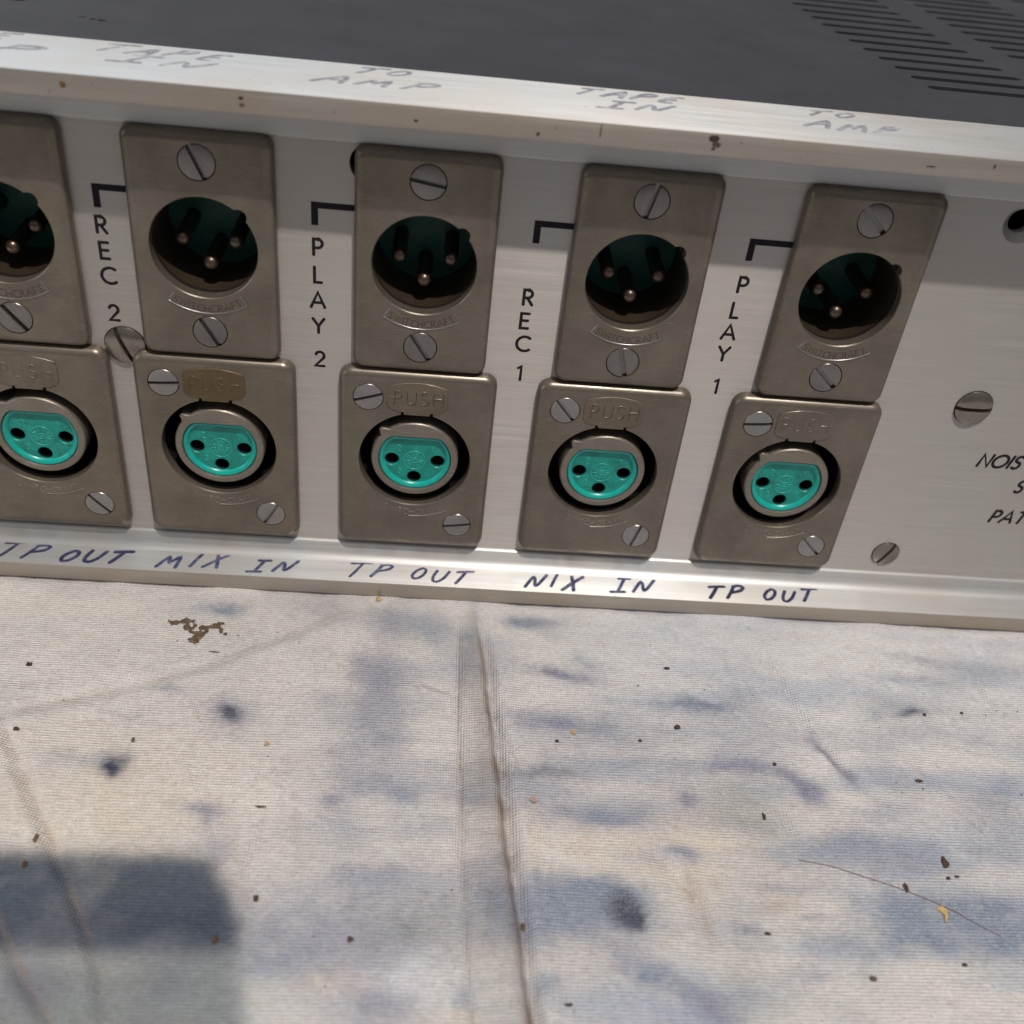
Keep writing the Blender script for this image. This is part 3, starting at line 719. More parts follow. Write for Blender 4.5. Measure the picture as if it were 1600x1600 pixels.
# front panel with its holes
PB, PT = -1.05, 72.35
def box(x0, x1, y0, y1, z0, z1):
    mb = MB(); mb.add([(x0,y0,z0),(x1,y0,z0),(x1,y1,z0),(x0,y1,z0),(x0,y0,z1),(x1,y0,z1),(x1,y1,z1),(x0,y1,z1)],
        [[0,3,2,1],[4,5,6,7],[0,1,5,4],[1,2,6,5],[2,3,7,6],[3,0,4,7]]); return mb
cuts = []
for x in MX: cuts.append(loft([(circle(x, 55.0, 8.9, 40), 4), (circle(x, 55.0, 8.9, 40), -1)]))
for x in FX: cuts.append(loft([(circle(x, 19.0, 10.4, 40), 4), (circle(x, 19.0, 10.4, 40), -1)]))
for hx, hz, hr in ((88.2, 36.3, 3.36), (83.1, 3.4, 2.66), (-53.6, 36.6, 3.36)): cuts.append(loft([(circle(hx, hz, hr, 40), 1.3), (circle(hx, hz, hr, 40), -1)]))
cuts.append(loft([(circle(-15.35, 69.4, 2.8, 32), 4), (circle(-15.35, 69.4, 2.8, 32), -1)]))
for hx, hz in ((84.0, 68.9),):    # countersunk empty hole
    cuts.append(loft([(circle(hx, hz, 1.9, 32), 4), (circle(hx, hz, 1.9, 32), 1.25), (circle(hx, hz, 3.15, 32), 0), (circle(hx, hz, 3.15, 32), -1)]))
pm = box(XL, XR, 0, 2.4, PB, PT).mesh('front_panel', M_PANEL); recalc(pm)
panel = link('front_panel', boolean(pm, cuts), unit)

# extruded rails: lip, cove and top or bottom flange
def rail(zsign):
    e = [];  # profile (y, z) going round
    if zsign > 0: z0, zi, outer, s = PT+0.02, TOP-3.2, TOP, 1
    else: z0, zi, outer, s = PB-0.02, BOT+3.2, BOT, -1
    def q(a): t = math.radians(a); return math.cos(t), math.sin(t)
    prof = [(2.4, z0), (-0.2, z0)] + [(-0.2-0.4*q(a)[1], z0+s*0.4*(1-q(a)[0])) for a in (22, 45, 67, 90)]
    rf = 1.5
    prof += [(-0.6-rf*(1-q(a)[0]), zi-s*rf*(1-q(a)[1])) for a in range(0, 91, 15)]
    prof += [(-7.18, zi), (-7.28, zi+s*0.04), (-7.32, zi+s*0.14), (-7.32, outer-s*0.14), (-7.28, outer-s*0.04), (-7.18, outer), (9.1, outer), (9.1, outer-s*1.6), (2.4, outer-s*1.6)]
    mb = MB(); n = len(prof); xs = [XL, XR]; P = [(x, y, z) for x in xs for y, z in prof]
    F = [[i, (i+1) % n, n+(i+1) % n, n+i] for i in range(n)] + [list(range(n)), [n+i for i in range(n)][::-1]]
    mb.add(P, F); me = mb.mesh('rail', M_RAIL, 30); recalc(me)
    me.materials.append(M_EDGE_SHADE)
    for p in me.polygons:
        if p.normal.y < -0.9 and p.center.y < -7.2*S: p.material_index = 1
    return me
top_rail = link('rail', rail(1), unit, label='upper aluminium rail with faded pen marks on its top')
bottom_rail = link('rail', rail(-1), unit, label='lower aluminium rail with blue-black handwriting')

# black cover with rows of cut slots
cover_mb = box(XL+1, XR-1, 9.12, 262, 78.9, 80.15)
slots = MB()
def slot_cut(x0, x1, y):
    r = 1.05; pts = [(x1-r+r*math.cos(a), y+r*math.sin(a)) for a in [math.radians(t) for t in range(-90, 91, 30)]] + [(x0+r+r*math.cos(a), y+r*math.sin(a)) for a in [math.radians(t) for t in range(90, 271, 30)]]
    n = len(pts); slots.add([(x, yy, 78) for x, yy in pts]+[(x, yy, 81.5) for x, yy in pts],
        [[i, (i+1) % n, n+(i+1) % n, n+i] for i in range(n)]+[list(range(n))[::-1], [n+i for i in range(n)]])
for k in range(26):
    y = 28.8+5.6*k; sx = -1.15*k*(1 if k < 8 else 1) + (0.55*(k-7) if k > 7 else 0)
    for x0 in (-218.0, -187.0, -156.0, -125.0, -94.0, 75.0, 106.0, 137.0, 168.0):
        slot_cut(x0+sx, x0+sx+23.2, y)
cme = cover_mb.mesh('cover', M_COVER); recalc(cme)
link('top_cover', boolean(cme, [slots]), unit)
ch = MB()
for b in (box(XL+2, XR-2, 9.2, 260, BOT+0.4, BOT+1.6), box(XL+2, XL+3, 9.2, 260, BOT+1.7, 78.8), box(XR-3, XR-2, 9.2, 260, BOT+1.7, 78.8), box(XL+3.1, XR-3.1, 259, 260, BOT+1.7, 78.8)):
    ch.add(b.v, b.f)
cm = ch.mesh('chassis', M_BLACK); recalc(cm); link('chassis', cm, unit)
bk = box(XL+3.2, XR-3.2, 13.3, 14, BOT+1.7, 78.8).mesh('added_light_block', M_BLACK); recalc(bk); link('added_light_block', bk, unit)  # unseen black sheet added to block light behind the panel holes
cb = box(XL+6, XR-6, 20, 200, 40, 41).mesh('circuit_shelf', M_BLACK); recalc(cb); link('circuit_shelf', cb, unit)

# ---- socket meshes (shared)
def screw_mesh(r, mat, slot=0.30, dome=0.12, col=None, name='screw'):
    prof = [(r*0.55, 1.2), (r*0.97, 1.1), (r, 0.0), (r-0.06, -0.05-dome*0.25), (r*0.75, -0.05-dome*0.75), (r*0.4, -0.05-dome), (0.001, -0.06-dome)]
    mb = lathe([(0.001, 1.2)]+prof, 40); me = mb.mesh(name, mat); recalc(me)
    cut = loft([([(-r*1.2, -slot), (r*1.2, -slot), (r*1.2, slot), (-r*1.2, slot)], 0.55), ([(-r*1.2, -slot), (r*1.2, -slot), (r*1.2, slot), (-r*1.2, slot)], -1.5)])
    return boolean(me, [cut], 28)
SC_M = screw_mesh(2.62, M_SCREW2, 0.40); SC_F = screw_mesh(2.45, M_SCREW, 0.27)
SC_BIG = screw_mesh(3.25, M_OLDSCREW, 0.36, 0.75); SC_SMALL = screw_mesh(2.55, M_OLDSCREW, 0.32, 0.35)

def male_plate():
    me = slab(rrect(21.5, 36.1, 1.9, 8), 0.0, -2.0, 1.35, 6).mesh('male_socket', M_PLATE); recalc(me)
    hz = 0.5
    lip = [(circle(0, hz, 8.0, 96), 1), (circle(0, hz, 8.0, 96), -1.85), (circle(0, hz, 8.15, 96), -2.0), (circle(0, hz, 8.4, 96), -3)]
    c = [loft(lip), loft([(circle(5.4, hz+5.4, 1.25, 24), 1), (circle(5.4, hz+5.4, 1.25, 24), -3)])]
    for z in (13.65, -13.4): c.append(loft([(circle(0, z, 2.75, 40), 0.9), (circle(0, z, 2.75, 40), -3)]))
    return boolean(me, c, 25)
def female_plate():
    me = slab(rrect(26.0, 36.2, 2.2, 8), 0.0, -2.0, 1.45, 6).mesh('female_socket', M_PLATE); recalc(me)
    hz = 0.85
    c = [loft([(circle(0, hz, 9.5, 96), 1), (circle(0, hz, 9.5, 96), -1.8), (circle(0, hz, 9.6, 96), -2.0), (circle(0, hz, 9.8, 96), -3)])]
    for sx in (-1, 1): c.append(loft([([(sx*2.45-0.32, 8.5), (sx*2.45+0.32, 8.5), (sx*2.45+0.22, 10.6), (sx*2.45-0.05, 11.2), (sx*2.45-0.22, 10.6)], 1), ([(sx*2.45-0.32, 8.5), (sx*2.45+0.32, 8.5), (sx*2.45+0.22, 10.6), (sx*2.45-0.05, 11.2), (sx*2.45-0.22, 10.6)], -3)]))
    for x, z in ((-8.15, 13.1), (8.15, -12.65)): c.append(loft([(circle(x, z, 2.55, 40), 0.9), (circle(x, z, 2.55, 40), -3)]))
    return boolean(me, c, 25)
MP, FP = male_plate(), female_plate()
# male interior
shell = lathe([(8.02, 0.9), (8.02, 13.0), (8.6, 13.0), (8.6, 0.9)], 96, True).mesh('shell', M_SHELL, 30); recalc(shell)
shade_ring = lathe([(8.03, 0.15), (9.6, 0.15), (9.6, 0.6), (8.03, 0.6)], 64, True).mesh('notch_shade_ring', M_BLACK, 30); recalc(shade_ring)  # added black ring standing in for shade inside the key notch
mins = slab(circle(0, 0, 7.98, 64), 12.6, 11.0).mesh('insert', M_DKTEAL); recalc(mins)
pinm = lathe([(0.001, 11.2), (1.15, 11.2), (1.15, 1.2), (1.08, 0.75), (0.85, 0.4), (0.5, 0.18), (0.001, 0.1)], 24).mesh('pin', M_PIN, 40); recalc(pinm)
# female interior
well = lathe([(0.001, 12.4), (10.3, 12.4), (10.3, 0.2), (9.75, 0.2), (9.75, 11.6), (0.001, 11.6)], 72).mesh('housing', M_HOUSING); recalc(well)
def dshape(r, top, n=56, rc=1.1):
    a = math.asin(top/r); out = []
    for k in range(n+1):
        t = math.pi-a + (math.pi+2*a)*k/n
        out.append((r*math.cos(t), r*math.sin(t)))
    # soften the two corners of the flat
    L, R_ = out[0], out[-1]
    return out[1:-1] + [(R_[0]-0.25, R_[1]-0.06), (R_[0]-0.9, top), (L[0]+0.9, top), (L[0]+0.25, L[1]-0.06)]
D = dshape(6.15, 4.55)
bprof = [(7.5, 9.0), (7.5, -1.25), (7.42, -1.5), (7.25, -1.68), (7.0, -1.75), (0.001, -1.75)]
bme = lathe([(0.001, 9.0)]+bprof, 96).mesh('barrel', M_BARREL); recalc(bme)
Dc = dshape(6.2, 4.6)
bme = boolean(bme, [loft([(Dc, 5.0), (Dc, -1.45), (inset(Dc, -0.12), -1.78), (inset(Dc, -0.3), -3)])], 25)
kk = MB()   # raised key on the barrel's rim
kp = [(math.cos(math.radians(135+a))*r, math.sin(math.radians(135+a))*r) for a, r in ((-9, 7.3), (-4, 8.0), (-1.5, 8.5), (2, 8.5), (4, 8.0), (9, 7.3))][::-1]
kk = slab(kp[::-1] if False else kp[::-1], 6.0, -1.7, 0.18, 3)
kme = kk.mesh('key', M_BARREL, 40); recalc(kme)
rimm = loft([(inset(D, 0.95), -0.85), (inset(D, 0.9), -0.99), (inset(D, 0.5), -1.42), (inset(D, 0.18), -1.5), (inset(D, 0.02), -1.38), (inset(D, 0.02), -0.8)], False, False).mesh('insert_rim', M_RIM, 50); recalc(rimm)
imb = loft([(inset(D, 0.03), 4.8), (inset(D, 0.03), -0.95)])
ime = imb.mesh('insert', M_TEAL); recalc(ime)
HOLES = [(-3.95, -0.6), (3.95, -0.6), (0, -4.15)]
ime = boolean(ime, [loft([(circle(x, z, 1.2, 32), 4.3), (circle(x, z, 1.2, 32), -0.8), (circle(x, z, 1.38, 32), -1.0), (circle(x, z, 1.5, 32), -2.5)]) for x, z in HOLES], 28)
shade_liner_me = lathe([(1.19, -0.55), (1.19, 4.0), (0.001, 4.0)], 32).mesh('hole_shade_liner', M_BLACK);  # black liner painting the shade inside the pin holes
# moulded marks on the green insert
mk = MB(); f0 = fr_front(-0.95)
ribbon(mk, circle(0, -0.6, 1.85, 40), 0.09, 0.09, f0, True); ribbon(mk, circle(0, -0.6, 0.5, 20), 0.09, 0.09, f0, True)
ribbon(mk, circle(0, -0.6, 0.14, 10), 0.07, 0.09, f0, True)
for k in range(14):
    a = 2*math.pi*k/14+0.1
    ribbon(mk, [(math.cos(a)*0.85, -0.6+math.sin(a)*0.85), (math.cos(a+0.09*(k % 3-1))*1.5, -0.6+math.sin(a+0.09*(k % 3-1))*1.5)], 0.08, 0.07, f0)
print_word(mk, '2', -3.1, 1.2, 1.15, 0.10, 0.10, f0); print_word(mk, '1', 2.9, 1.2, 1.15, 0.10, 0.10, f0); print_word(mk, '3', -2.75, -3.4, 1.0, 0.10, 0.10, f0)
mkm = mk.mesh('moulded_mark', M_TEALMARK, 60); recalc(mkm)
# push tab
tabo = []
for k in range(9): x = 4.75-9.5*k/8; tabo.append((x, 16.45-0.85*(abs(x)/4.75)**2))
tabo = [(5.0, 11.9), (5.05, 14.7)] + tabo + [(-5.05, 14.7), (-5.0, 11.9), (-4.5, 11.2), (-3.2, 10.75), (-2.2, 10.6), (-2.15, 10.15), (2.15, 10.15), (2.2, 10.6), (3.2, 10.75), (4.5, 11.2)]
def tab_mesh(mat):
    me = slab(tabo, -1.2, -2.2, 0.16, 3).mesh('latch_tab', mat, 30); recalc(me); return me
TABS = [tab_mesh(M_TAB), tab_mesh(M_TAB2), tab_mesh(M_PLATE)]
pw = MB(); print_word(pw, 'PUSH', -3.95, 12.35, 2.4, 0.14, 0.085, fr_front(-2.2), 0, 0.36)
PUSH = [pw.mesh('lettering', m, 60) for m in (M_TAB, M_TAB2, M_PLATE)]
[recalc(m) for m in PUSH]
pw2 = MB(); print_word(pw2, 'PUSH', -3.78, 12.22, 2.4, 0.12, 0.05, fr_front(-2.2), 0, 0.36)
PUSHD = pw2.mesh('letter_grime', plain('grime_in_letters', (0.07, 0.045, 0.025), 0.7)); recalc(PUSHD)

# maker's word on a curved banner below each opening
def arc_frame(y, cz, r0):
    def f(u, v):
        a = u/r0; rr = r0-v
        return (Vector((rr*math.sin(a), y, cz-rr*math.cos(a))), None, None, Vector((0,-1,0)))
    return f
def maker_text(r0, cz, size, ridge_out, ridge_in, rh, part=False, mode='both'):
    mb = MB(); word = 'SWITCHCRAFT'; tr = 0.26
    tot = (sum(FONT[c][0] for c in word)+tr*(len(word)-1))*size
    f = arc_frame(-2.0, cz, r0)
    if mode != 'line': print_word(mb, word, -tot/2, -size/2, size, 0.085, 0.05, f, 0, tr)
    half = tot/2+0.55
    if mode == 'word': return mb
    if ridge_out: 
        u0 = -0.1*half if part else -half
        ribbon(mb, [(u0+(half-u0)*k/24, -rh) for k in range(25)], 0.13, 0.13, f)
    if not part:
        for s_ in (-1, 1): ribbon(mb, [(s_*half, -rh), (s_*half, rh*0.9)], 0.11, 0.11, f)
    return mb
mt = maker_text(9.75, 0.5, 1.12, True, False, 0.88, mode='word').mesh('lettering', M_GRIME, 60); recalc(mt)
ml = maker_text(9.75, 0.5, 1.12, True, False, 0.88, mode='line').mesh('banner_ridge', M_SCREW, 60); recalc(ml)
ft = maker_text(11.1, 0.85, 1.1, True, False, 0.85, True).mesh('lettering', M_BARREL, 60); recalc(ft)

M_ANG = [(110, -52), (114, -60), (-9, -57), (77, -74), (-45, -43)]
F_ANG = [(20, -47), (4, 60), (18, 9), (-50, 74), (5, -46)]
def rotY(a): return (0, -math.radians(a), 0)
for k, x in enumerate(MX):
    s = link('male_socket', MP, unit, (x, 0, MZ))
    link('shell', shell, s, (0, 0, 0.5)); link('notch_shade_ring', shade_ring, s, (0, 0, 0.5)); link('insert', mins, s, (0, 0, 0.5))
    for px, pz in ((-4.05, -0.3), (4.05, -0.3), (0, -4.1)): link('pin', pinm, s, (px, 1.4, 0.5+pz))
    link('screw', SC_M, s, (0, -1.93, 13.65), rotY(M_ANG[k][0])); link('screw', SC_M, s, (0, -1.93, -13.4), rotY(M_ANG[k][1]))
    link('lettering', mt, s); link('banner_ridge', ml, s)
tabkind = [2, 0, 1, 1, 2]
tablab = ['', 'brown tarnished latch tab', 'worn latch tab', 'brown stained latch tab with clear PUSH lettering', '']
for k, x in enumerate(FX):
    s = link('female_socket', FP, unit, (x, 0, FZ))
    link('housing', well, s, (0, 0, 0.85)); link('barrel', bme, s, (0, 0, 0.85)); link('key', kme, s, (0, 0, 0.85))
    link('insert', ime, s, (0, 0, 0.85)); link('insert_rim', rimm, s, (0, 0, 0.85)); link('moulded_mark', mkm, s, (0, 0, 0.85))
    for px, pz in HOLES: link('hole_shade_liner', shade_liner_me, s, (px, 0, 0.85+pz))
    link('latch_tab', TABS[tabkind[k]], s, label=tablab[k] or None); link('lettering', PUSH[tabkind[k]], s)
    if tabkind[k] == 1: link('letter_grime', PUSHD, s)
    link('screw', SC_F, s, (-8.15, -1.93, 13.1), rotY(F_ANG[k][0])); link('screw', SC_F, s, (8.15, -1.93, -12.65), rotY(F_ANG[k][1]))
    link('lettering', ft, s)
for me, x, z, a in ((SC_BIG, 88.2, 36.3, 1), (SC_SMALL, 83.1, 3.4, 62), (SC_BIG, -53.6, 36.6, -67)):
    link('screw', me, panel, (x, -0.12, z), rotY(a))

# ---- print on the panel
fp = fr_front(0.0)
def letters(items, label, w=0.31, h=2.6, slant=0.0):
    mb = MB()
    for ch, x, z in items: print_word(mb, ch, x-(FONT[ch[0]][0]*h/2 if len(ch) == 1 else 0), z-h/2, h, w, 0.02, fp, slant, 0.24)
    me = mb.mesh('printed_lettering', M_INK, 60); recalc(me); return link('printed_lettering', me, panel, label=label)
letters([('R', -54.8, 56.7), ('E', -54.8, 52.6), ('C', -54.8, 48.5), ('2', -54.7, 42.2)], 'REC 2 in black capitals down the panel')
letters([('P', -22.8, 55.9), ('L', -22.8, 51.4), ('A', -22.9, 47.1), ('Y', -22.85, 42.6), ('2', -22.7, 36.6)], 'PLAY 2 in black capitals down the panel')
letters([('R', 9.95, 50.3), ('E', 9.85, 46.2), ('C', 9.9, 42.1), ('1', 9.9, 36.6)], 'REC 1 in black capitals down the panel')
letters([('P', 43.4, 55.3), ('L', 43.2, 50.9), ('A', 43.0, 47.0), ('Y', 42.95, 43.0), ('1', 43.0, 36.8)], 'PLAY 1 in black capitals down the panel')
letters([('NOIS', 93.2, 25.75)], 'NOIS in slanted black capitals', 0.35, 2.6, 0.25)
letters([('S', 102.6, 20.6)], 'slanted S below NOIS', 0.35, 2.5, 0.25)
letters([('PAT', 100.0, 13.65)], 'PAT in slanted black capitals', 0.35, 2.6, 0.25)
for x0, x1 in ((-55.45, -50.2), (-23.75, -17.2), (9.6, 15.65), (42.75, 49.6)):
    b = [(x0, 63.05), (x0, 59.4), (x0+1.05, 59.4), (x0+1.05, 62.05), (x1, 62.05), (x1, 63.05)]
    mb = MB(); mb.add([(x, -0.012, z) for x, z in b]+[(x, 0.004, z) for x, z in b], [[0,1,2,3],[0,3,4,5]]+[[i, (i+1) % 6, 6+(i+1) % 6, 6+i] for i in range(6)])
    me = mb.mesh('printed_bracket', M_INK); recalc(me); link('printed_bracket', me, panel)

# ---- handwriting on the rails
zi = BOT+3.2; fb = fr_top(zi); ftp = fr_top(TOP)
def hand(words, label, mat, parent, frame, w=0.24, slant=0.35):
    for k, (s_, x0, x1, y0, y1) in enumerate(words):
        mb = MB(); hand_word(mb, s_, x0, x1, y0, y1, w, 0.018, frame, slant, hash_seed(s_, x0))
        me = mb.mesh('handwriting', mat, 60); recalc(me); link('handwriting', me, parent, label=label)
def hash_seed(s_, x): return int(abs(x)*37)+sum(map(ord, s_))
lo, hi = -6.0, -2.2
hand([('TP', -80.2, -71.0, lo, hi), ('OUT', -68.8, -56.6, lo-.1, hi-.3)], 'TP OUT in blue-black marker', M_MARKER_D, bottom_rail, fb, 0.48)
hand([('MIX', -51.6, -39.6, lo, hi+.1), ('JN', -35.6, -26.8, lo+.2, hi)], 'MIX IN in blue-black marker', M_MARKER, bottom_rail, fb, 0.44)
hand([('TP', -18.3, -9.2, lo-.1, hi), ('OUT', -6.3, 5.3, lo, hi-.1)], 'TP OUT in thin blue-black marker', M_MARKER, bottom_rail, fb, 0.38)
hand([('NIX', 15.0, 25.6, lo, hi+.2), ('JN', 31.0, 39.4, lo, hi+.1)], 'NIX IN in blue-black marker', M_MARKER, bottom_rail, fb, 0.44)
hand([('TP', 48.9, 56.8, lo-.1, hi-.2), ('OUT', 60.0, 71.0, lo, hi)], 'TP OUT in dark marker', M_MARKER_D, bottom_rail, fb, 0.44)
A0, A1, B0, B1 = 5.0, 8.2, -0.4, 3.0
hand([('TAPE', -54.5, -35.5, A0-.6, A1-.3), ('JN', -51.0, -37.2, B0, B1)], 'TAPE IN in faded marker', M_FADED, top_rail, ftp, 0.5, 0.6)
hand([('TO', -18.6, -9.8, A0, A1-.3), ('AMP', -23.4, -5.8, B0, B1)], 'TO AMP in faded marker', M_FADED, top_rail, ftp, 0.5, 0.6)
hand([('TAPE', 13.2, 30.0, A0-.3, A1-.2), ('JN', 16.4, 27.6, B0, B1)], 'TAPE IN in faded marker', M_FADED, top_rail, ftp, 0.52, 0.6)
hand([('TO', 47.8, 56.2, A0, A1-.4), ('AMP', 46.4, 61.5, B0, B1)], 'TO AMP in faded marker', M_FADED, top_rail, ftp, 0.5, 0.6)
hand([('P', -66.5, -59.6, B0, B1), ('E', -69.5, -65.5, A0, A1-.3)], 'end of a word in faded marker', M_FADED, top_rail, ftp, 0.52, 0.6)

def blob_mesh(name, mat, rx, ry, rz, seed, sub=2, rough=0.45):
    bm = bmesh.new(); bmesh.ops.create_icosphere(bm, subdivisions=sub, radius=1)
    for v in bm.verts:
        k = 1+rough*noise.noise(v.co*1.6+Vector((seed*7.3, seed*1.9, seed*3.1)))*1.6
        v.co = Vector((v.co.x*rx*k*S, v.co.y*ry*k*S, v.co.z*rz*k*S))
    me = bpy.data.meshes.new(name); bm.to_mesh(me); bm.free(); me.materials.append(mat); me.update(); return me
# rust and dirt on the upper lip
for q, (x, z, rx, rz, m) in enumerate([(-54.8, 79.0, .42, .38, M_RUST), (-31.8, 79.35, .32, .26, M_DIRT), (-31.7, 78.5, .35, .28, M_RUST), (8.0, 78.2, .26, .26, M_DIRT2),
        (32.1, 79.7, .75, .45, M_DIRT), (32.7, 78.9, .6, .4, M_PATCH), (32.3, 78.3, .3, .2, M_DIRT), (16.5, 79.3, .10, .9, M_RUST), (72.4, 79.4, .18, .4, M_PATCH), (63.5, 78.6, .7, .12, M_PATCH), (-8.6, 78.5, .3, .18, M_DIRT)]):
    link('grime_spot', blob_mesh('grime_spot', m, rx, 0.05, rz, q+3), top_rail, (x, -7.33, z))
# scuffs and a chip on the black cover
for q, (x, y, rx, ry) in enumerate([(-57.5, 21.0, .7, .5), (-58.8, 21.3, .4, .4), (-60.4, 21.8, .5, .25)]):
    link('paint_chip', blob_mesh('paint_chip', M_BLACK, rx, ry, 0.12, q+40), unit, (x, y, 80.17))

# ------------------------------------------------------------------ crumbs lying on the cloth
def crumb(x, y, rx, ry, mat, label, seed, rz=None, group=None, name='crumb', cat='crumb', rot=0, sub=2):
    rz = rz or min(rx, ry)*0.7
    me = blob_mesh(name, mat, rx, ry, rz, seed, sub)
    p = dict(category=cat)
    if group: p['group'] = group
    return link(name, me, None, (x, y, cloth_z(x, y)+rz*0.75), (0, 0, rot), label, **p)
GR = 'crumbs of dirt scattered on the cloth'
CR = [(77.0,-60.2,.5,.85,M_DIRT,'largest dark brown crumb, at the right of the cloth above the tan wood flake'),
 (76.6,-62.9,.3,.3,M_DIRT,'small round dark crumb just below the largest dark crumb'),
 (78.1,-62.5,.36,.2,M_DIRT,'thin dark crumb right of and below the largest dark crumb'),
 (69.6,-64.6,.3,.75,M_DIRT,'upright dark crumb touching the brown thread left of the wood flake'),
 (78.2,-44.8,.55,.3,M_DIRT2,'reddish slanted crumb alone at the right of the cloth'),
 (50.8,-52.9,.25,.65,M_DIRT,'upright dark sliver beside a short crease, right of centre'),
 (54.6,-42.9,.32,.28,M_DIRT2,'red-brown crumb at the middle of the long purple dye arc'),
 (39.6,-36.0,.5,.42,M_DIRT2,'flat orange-brown crumb below the blue streak right of the pleat'),
 (39.9,-22.3,.5,.26,M_DIRT,'dark slanted crumb nearest the lower rail, right of the pleat'),
 (33.0,-39.2,.3,.28,M_DIRT2,'small red-brown crumb left of the flat orange-brown crumb'),
 (19.3,-40.0,.3,.3,M_DIRT,'dark crumb just right of the pleat below the purple streak'),
 (22.1,-38.1,.4,.4,M_TAN,'tan crumb lying on the purple streak right of the pleat'),
 (18.2,-83.7,.55,.26,M_DIRT,'dark slanted crumb at the bottom edge right of the pleat'),
 (12.7,-72.3,.33,.55,M_PATCH,'brown crumb caught in the right crease of the pleat'),
 (47.2,-72.4,.36,.27,M_DIRT,'dark crumb beside a small purple dye spot, lower centre'),
 (60.3,-78.8,.45,.36,M_PATCH,'brown crumb on bare cloth at the lower right'),
 (74.1,-76.5,.36,.26,M_DIRT,'dark crumb on the lower edge of the blue-grey stain at right'),
 (-67.1,-28.3,.45,.4,M_DIRT,'dark crumb at the far left above the long slanting crease'),
 (-64.7,-41.8,.5,.28,M_DIRT,'dark crumb at the far left beside the steep crease'),
 (-23.8,-69.6,.4,.45,M_DIRT,'round dark crumb right of the big slate-blue patch'),
 (-10.5,-75.5,.45,.42,M_DIRT2,'dark red crumb between the slate-blue patch and the pleat'),
 (-28.1,-75.8,.45,.5,M_DIRT2,'dark red crumb inside the right end of the slate-blue patch'),
 (-55.8,-65.4,.32,.5,M_DIRT,'dark crumb inside the slate-blue patch near its left'),
 (-25.5,-54.6,.8,.18,M_PATCH,'short brown sliver lying level above the slate-blue patch'),
 (-11.6,-8.3,.55,.48,M_TAN,'tan crumb touching the lower rail left of the pleat'),
 (-26.5,-42.7,.42,.38,M_TAN,'pale brown crumb below the round ink spot'),
 (-46.9,-42.7,.28,.42,M_PATCH,'brown crumb above the blurred left ink spot'),
 (-55.6,-61.3,.32,.7,M_PATCH,'brown crumb just above the slate-blue patch by the steep crease'),
 (-38.3,-23.3,1.0,.13,M_PATCH,'thin brown sliver right of and below the dried brown residue'),
 (84.3,-30.1,.3,.28,M_DIRT,'dark crumb on the small dark blue streak at right'),
 (91.6,-29.0,.3,.28,M_DIRT,'dark crumb near the right edge beside the dark blue streak')]
for q, (x, y, a, b, m, lab) in enumerate(CR): crumb(x, y, a, b, m, lab, q+11, group=GR)
crumb(14.9, -51.8, .55, .55, plain('tan_stone', (0.34, 0.24, 0.20), 0.5), 'small round tan pebble right of the pleat', 90, name='pebble', cat='pebble')
# wood flake
fl = MB(); fo = [(-1.1,.75),(-.1,1.15),(.6,.35),(.15,-1.2),(-.55,-2.0),(-.15,-.5)]
fl.add([(x*.8, y*.85, 0.05+0.25*math.sin(x)) for x, y in fo]+[(x*.8, y*.85, 0.32+0.25*math.sin(x)) for x, y in fo], [list(range(6))[::-1], [6+i for i in range(6)]]+[[i, (i+1) % 6, 6+(i+1) % 6, 6+i] for i in range(6)])
fm = fl.mesh('wood_flake', M_TAN, 30); recalc(fm)
link('wood_flake', fm, None, (73.9, -68.6, cloth_z(73.9, -68.6)+0.05), label='curved tan wood flake on the blue-grey stain at right', category='wood flake')
# thread
th = [(54.6,-60.2),(59.3,-61.2),(63.2,-62.7),(67.2,-64.1),(70.6,-65.6),(74.7,-67.8),(77.3,-69.7),(81.1,-72.1)]
tmb = MB(); P = []; F = []; sp = []
for i in range(len(th)-1):
    for k in range(6): t = k/6; sp.append((th[i][0]*(1-t)+th[i+1][0]*t, th[i][1]*(1-t)+th[i+1][1]*t))
sp.append(th[-1])
for _ in range(3): sp = [sp[0]]+[((sp[i-1][0]+2*sp[i][0]+sp[i+1][0])/4, (sp[i-1][1]+2*sp[i][1]+sp[i+1][1])/4) for i in range(1, len(sp)-1)]+[sp[-1]]
for i, (x, y) in enumerate(sp):
    z = cloth_z(x, y)+0.1; r = 0.055
    for a in range(6): P.append((x+0.3*r*math.cos(a*1.047), y+r*math.cos(a*1.047), z+r*math.sin(a*1.047)))
for i in range(len(sp)-1):
    for a in range(6): F.append([i*6+a, i*6+(a+1) % 6, (i+1)*6+(a+1) % 6, (i+1)*6+a])
tmb.add(P, F); me = tmb.mesh('thread', M_THREAD, 60); recalc(me)
link('thread', me, label='fine brown thread lying slantwise past the tan wood flake', category='thread')
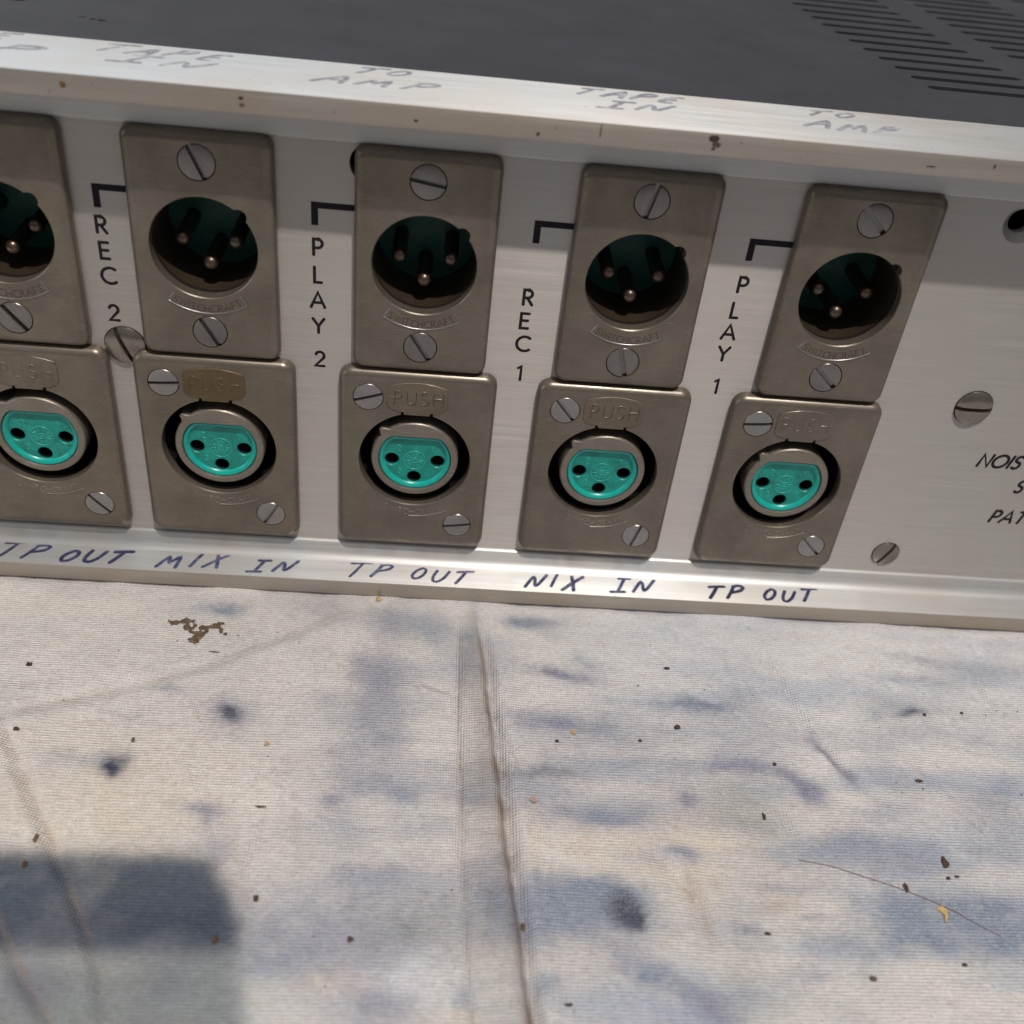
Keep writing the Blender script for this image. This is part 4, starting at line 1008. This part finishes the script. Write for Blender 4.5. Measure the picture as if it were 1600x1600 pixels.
# dried residue: a flat flaky crust with an irregular outline
def residue():
    xs = np.arange(-50, -34, 0.22); ys = np.arange(-24, -13, 0.22)
    lobes = [(-46.0,-17.2,1.5,.8),(-44.3,-16.6,1.3,.7),(-43.3,-18.2,1.3,1.3),(-41.6,-19.6,1.5,1.5),(-42.3,-20.8,1.0,.8),(-40.9,-18.2,1.3,.9),(-39.3,-17.6,.9,.6),(-38.0,-18.6,.7,1.1),(-37.2,-19.4,.6,.5),(-38.6,-17.0,.8,.5)]
    mb = MB(); idx = {}
    def val(x, y):
        f = max(math.exp(-((x-a)/c)**2-((y-b)/d)**2) for a, b, c, d in lobes)
        return f + 0.62*noise.noise(Vector((x*0.9, y*1.1, 2.2))) + 0.35*noise.noise(Vector((x*2.4, y*2.6, 4.2))) - 0.42
    for i, x in enumerate(xs):
        for j, y in enumerate(ys):
            if val(x, y) > 0: idx[i, j] = len(mb.v); mb.v.append((x, y, cloth_z(x, y)+0.03+min(0.22, 0.5*val(x, y))+0.06*noise.noise(Vector((x*3, y*3, 0)))))
    for (i, j) in list(idx):
        q = [(i, j), (i+1, j), (i+1, j+1), (i, j+1)]
        if all(k in idx for k in q): mb.f.append([idx[k] for k in q])
    me = mb.mesh('dried_residue', M_PATCH); bm = bmesh.new(); bm.from_mesh(me)
    bmesh.ops.delete(bm, geom=[v for v in bm.verts if not v.link_faces], context='VERTS')
    r = bmesh.ops.extrude_face_region(bm, geom=bm.faces[:]); 
    for v in [g for g in r['geom'] if isinstance(g, bmesh.types.BMVert)]: v.co.z += 0.05*S
    bmesh.ops.recalc_face_normals(bm, faces=bm.faces); bm.to_mesh(me); bm.free(); me.update()
    link('dried_residue', me, label='flaky brown dried residue on the cloth below the lower rail at left', category='residue')
residue()
# fine dust nobody could count
rnd = random.Random(8); mb = MB()
for k in range(300):
    x, y = rnd.uniform(-80, 112), rnd.uniform(-92, -9); r = rnd.choice([.05, .07, .09, .14]) * rnd.uniform(.7, 1.2); z = cloth_z(x, y)+r*0.4
    P = [(x+r*rnd.uniform(.6, 1.5), y, z), (x, y+r*rnd.uniform(.6, 1.4), z), (x-r*rnd.uniform(.6, 1.5), y, z), (x, y-r, z), (x, y, z+r*.8)]
    mb.add(P, [[0,1,4],[1,2,4],[2,3,4],[3,0,4],[3,2,1,0]])
dm = mb.mesh('dust', M_PATCH); link('dust', dm, label='fine brown dust scattered over the cloth', kind='stuff')
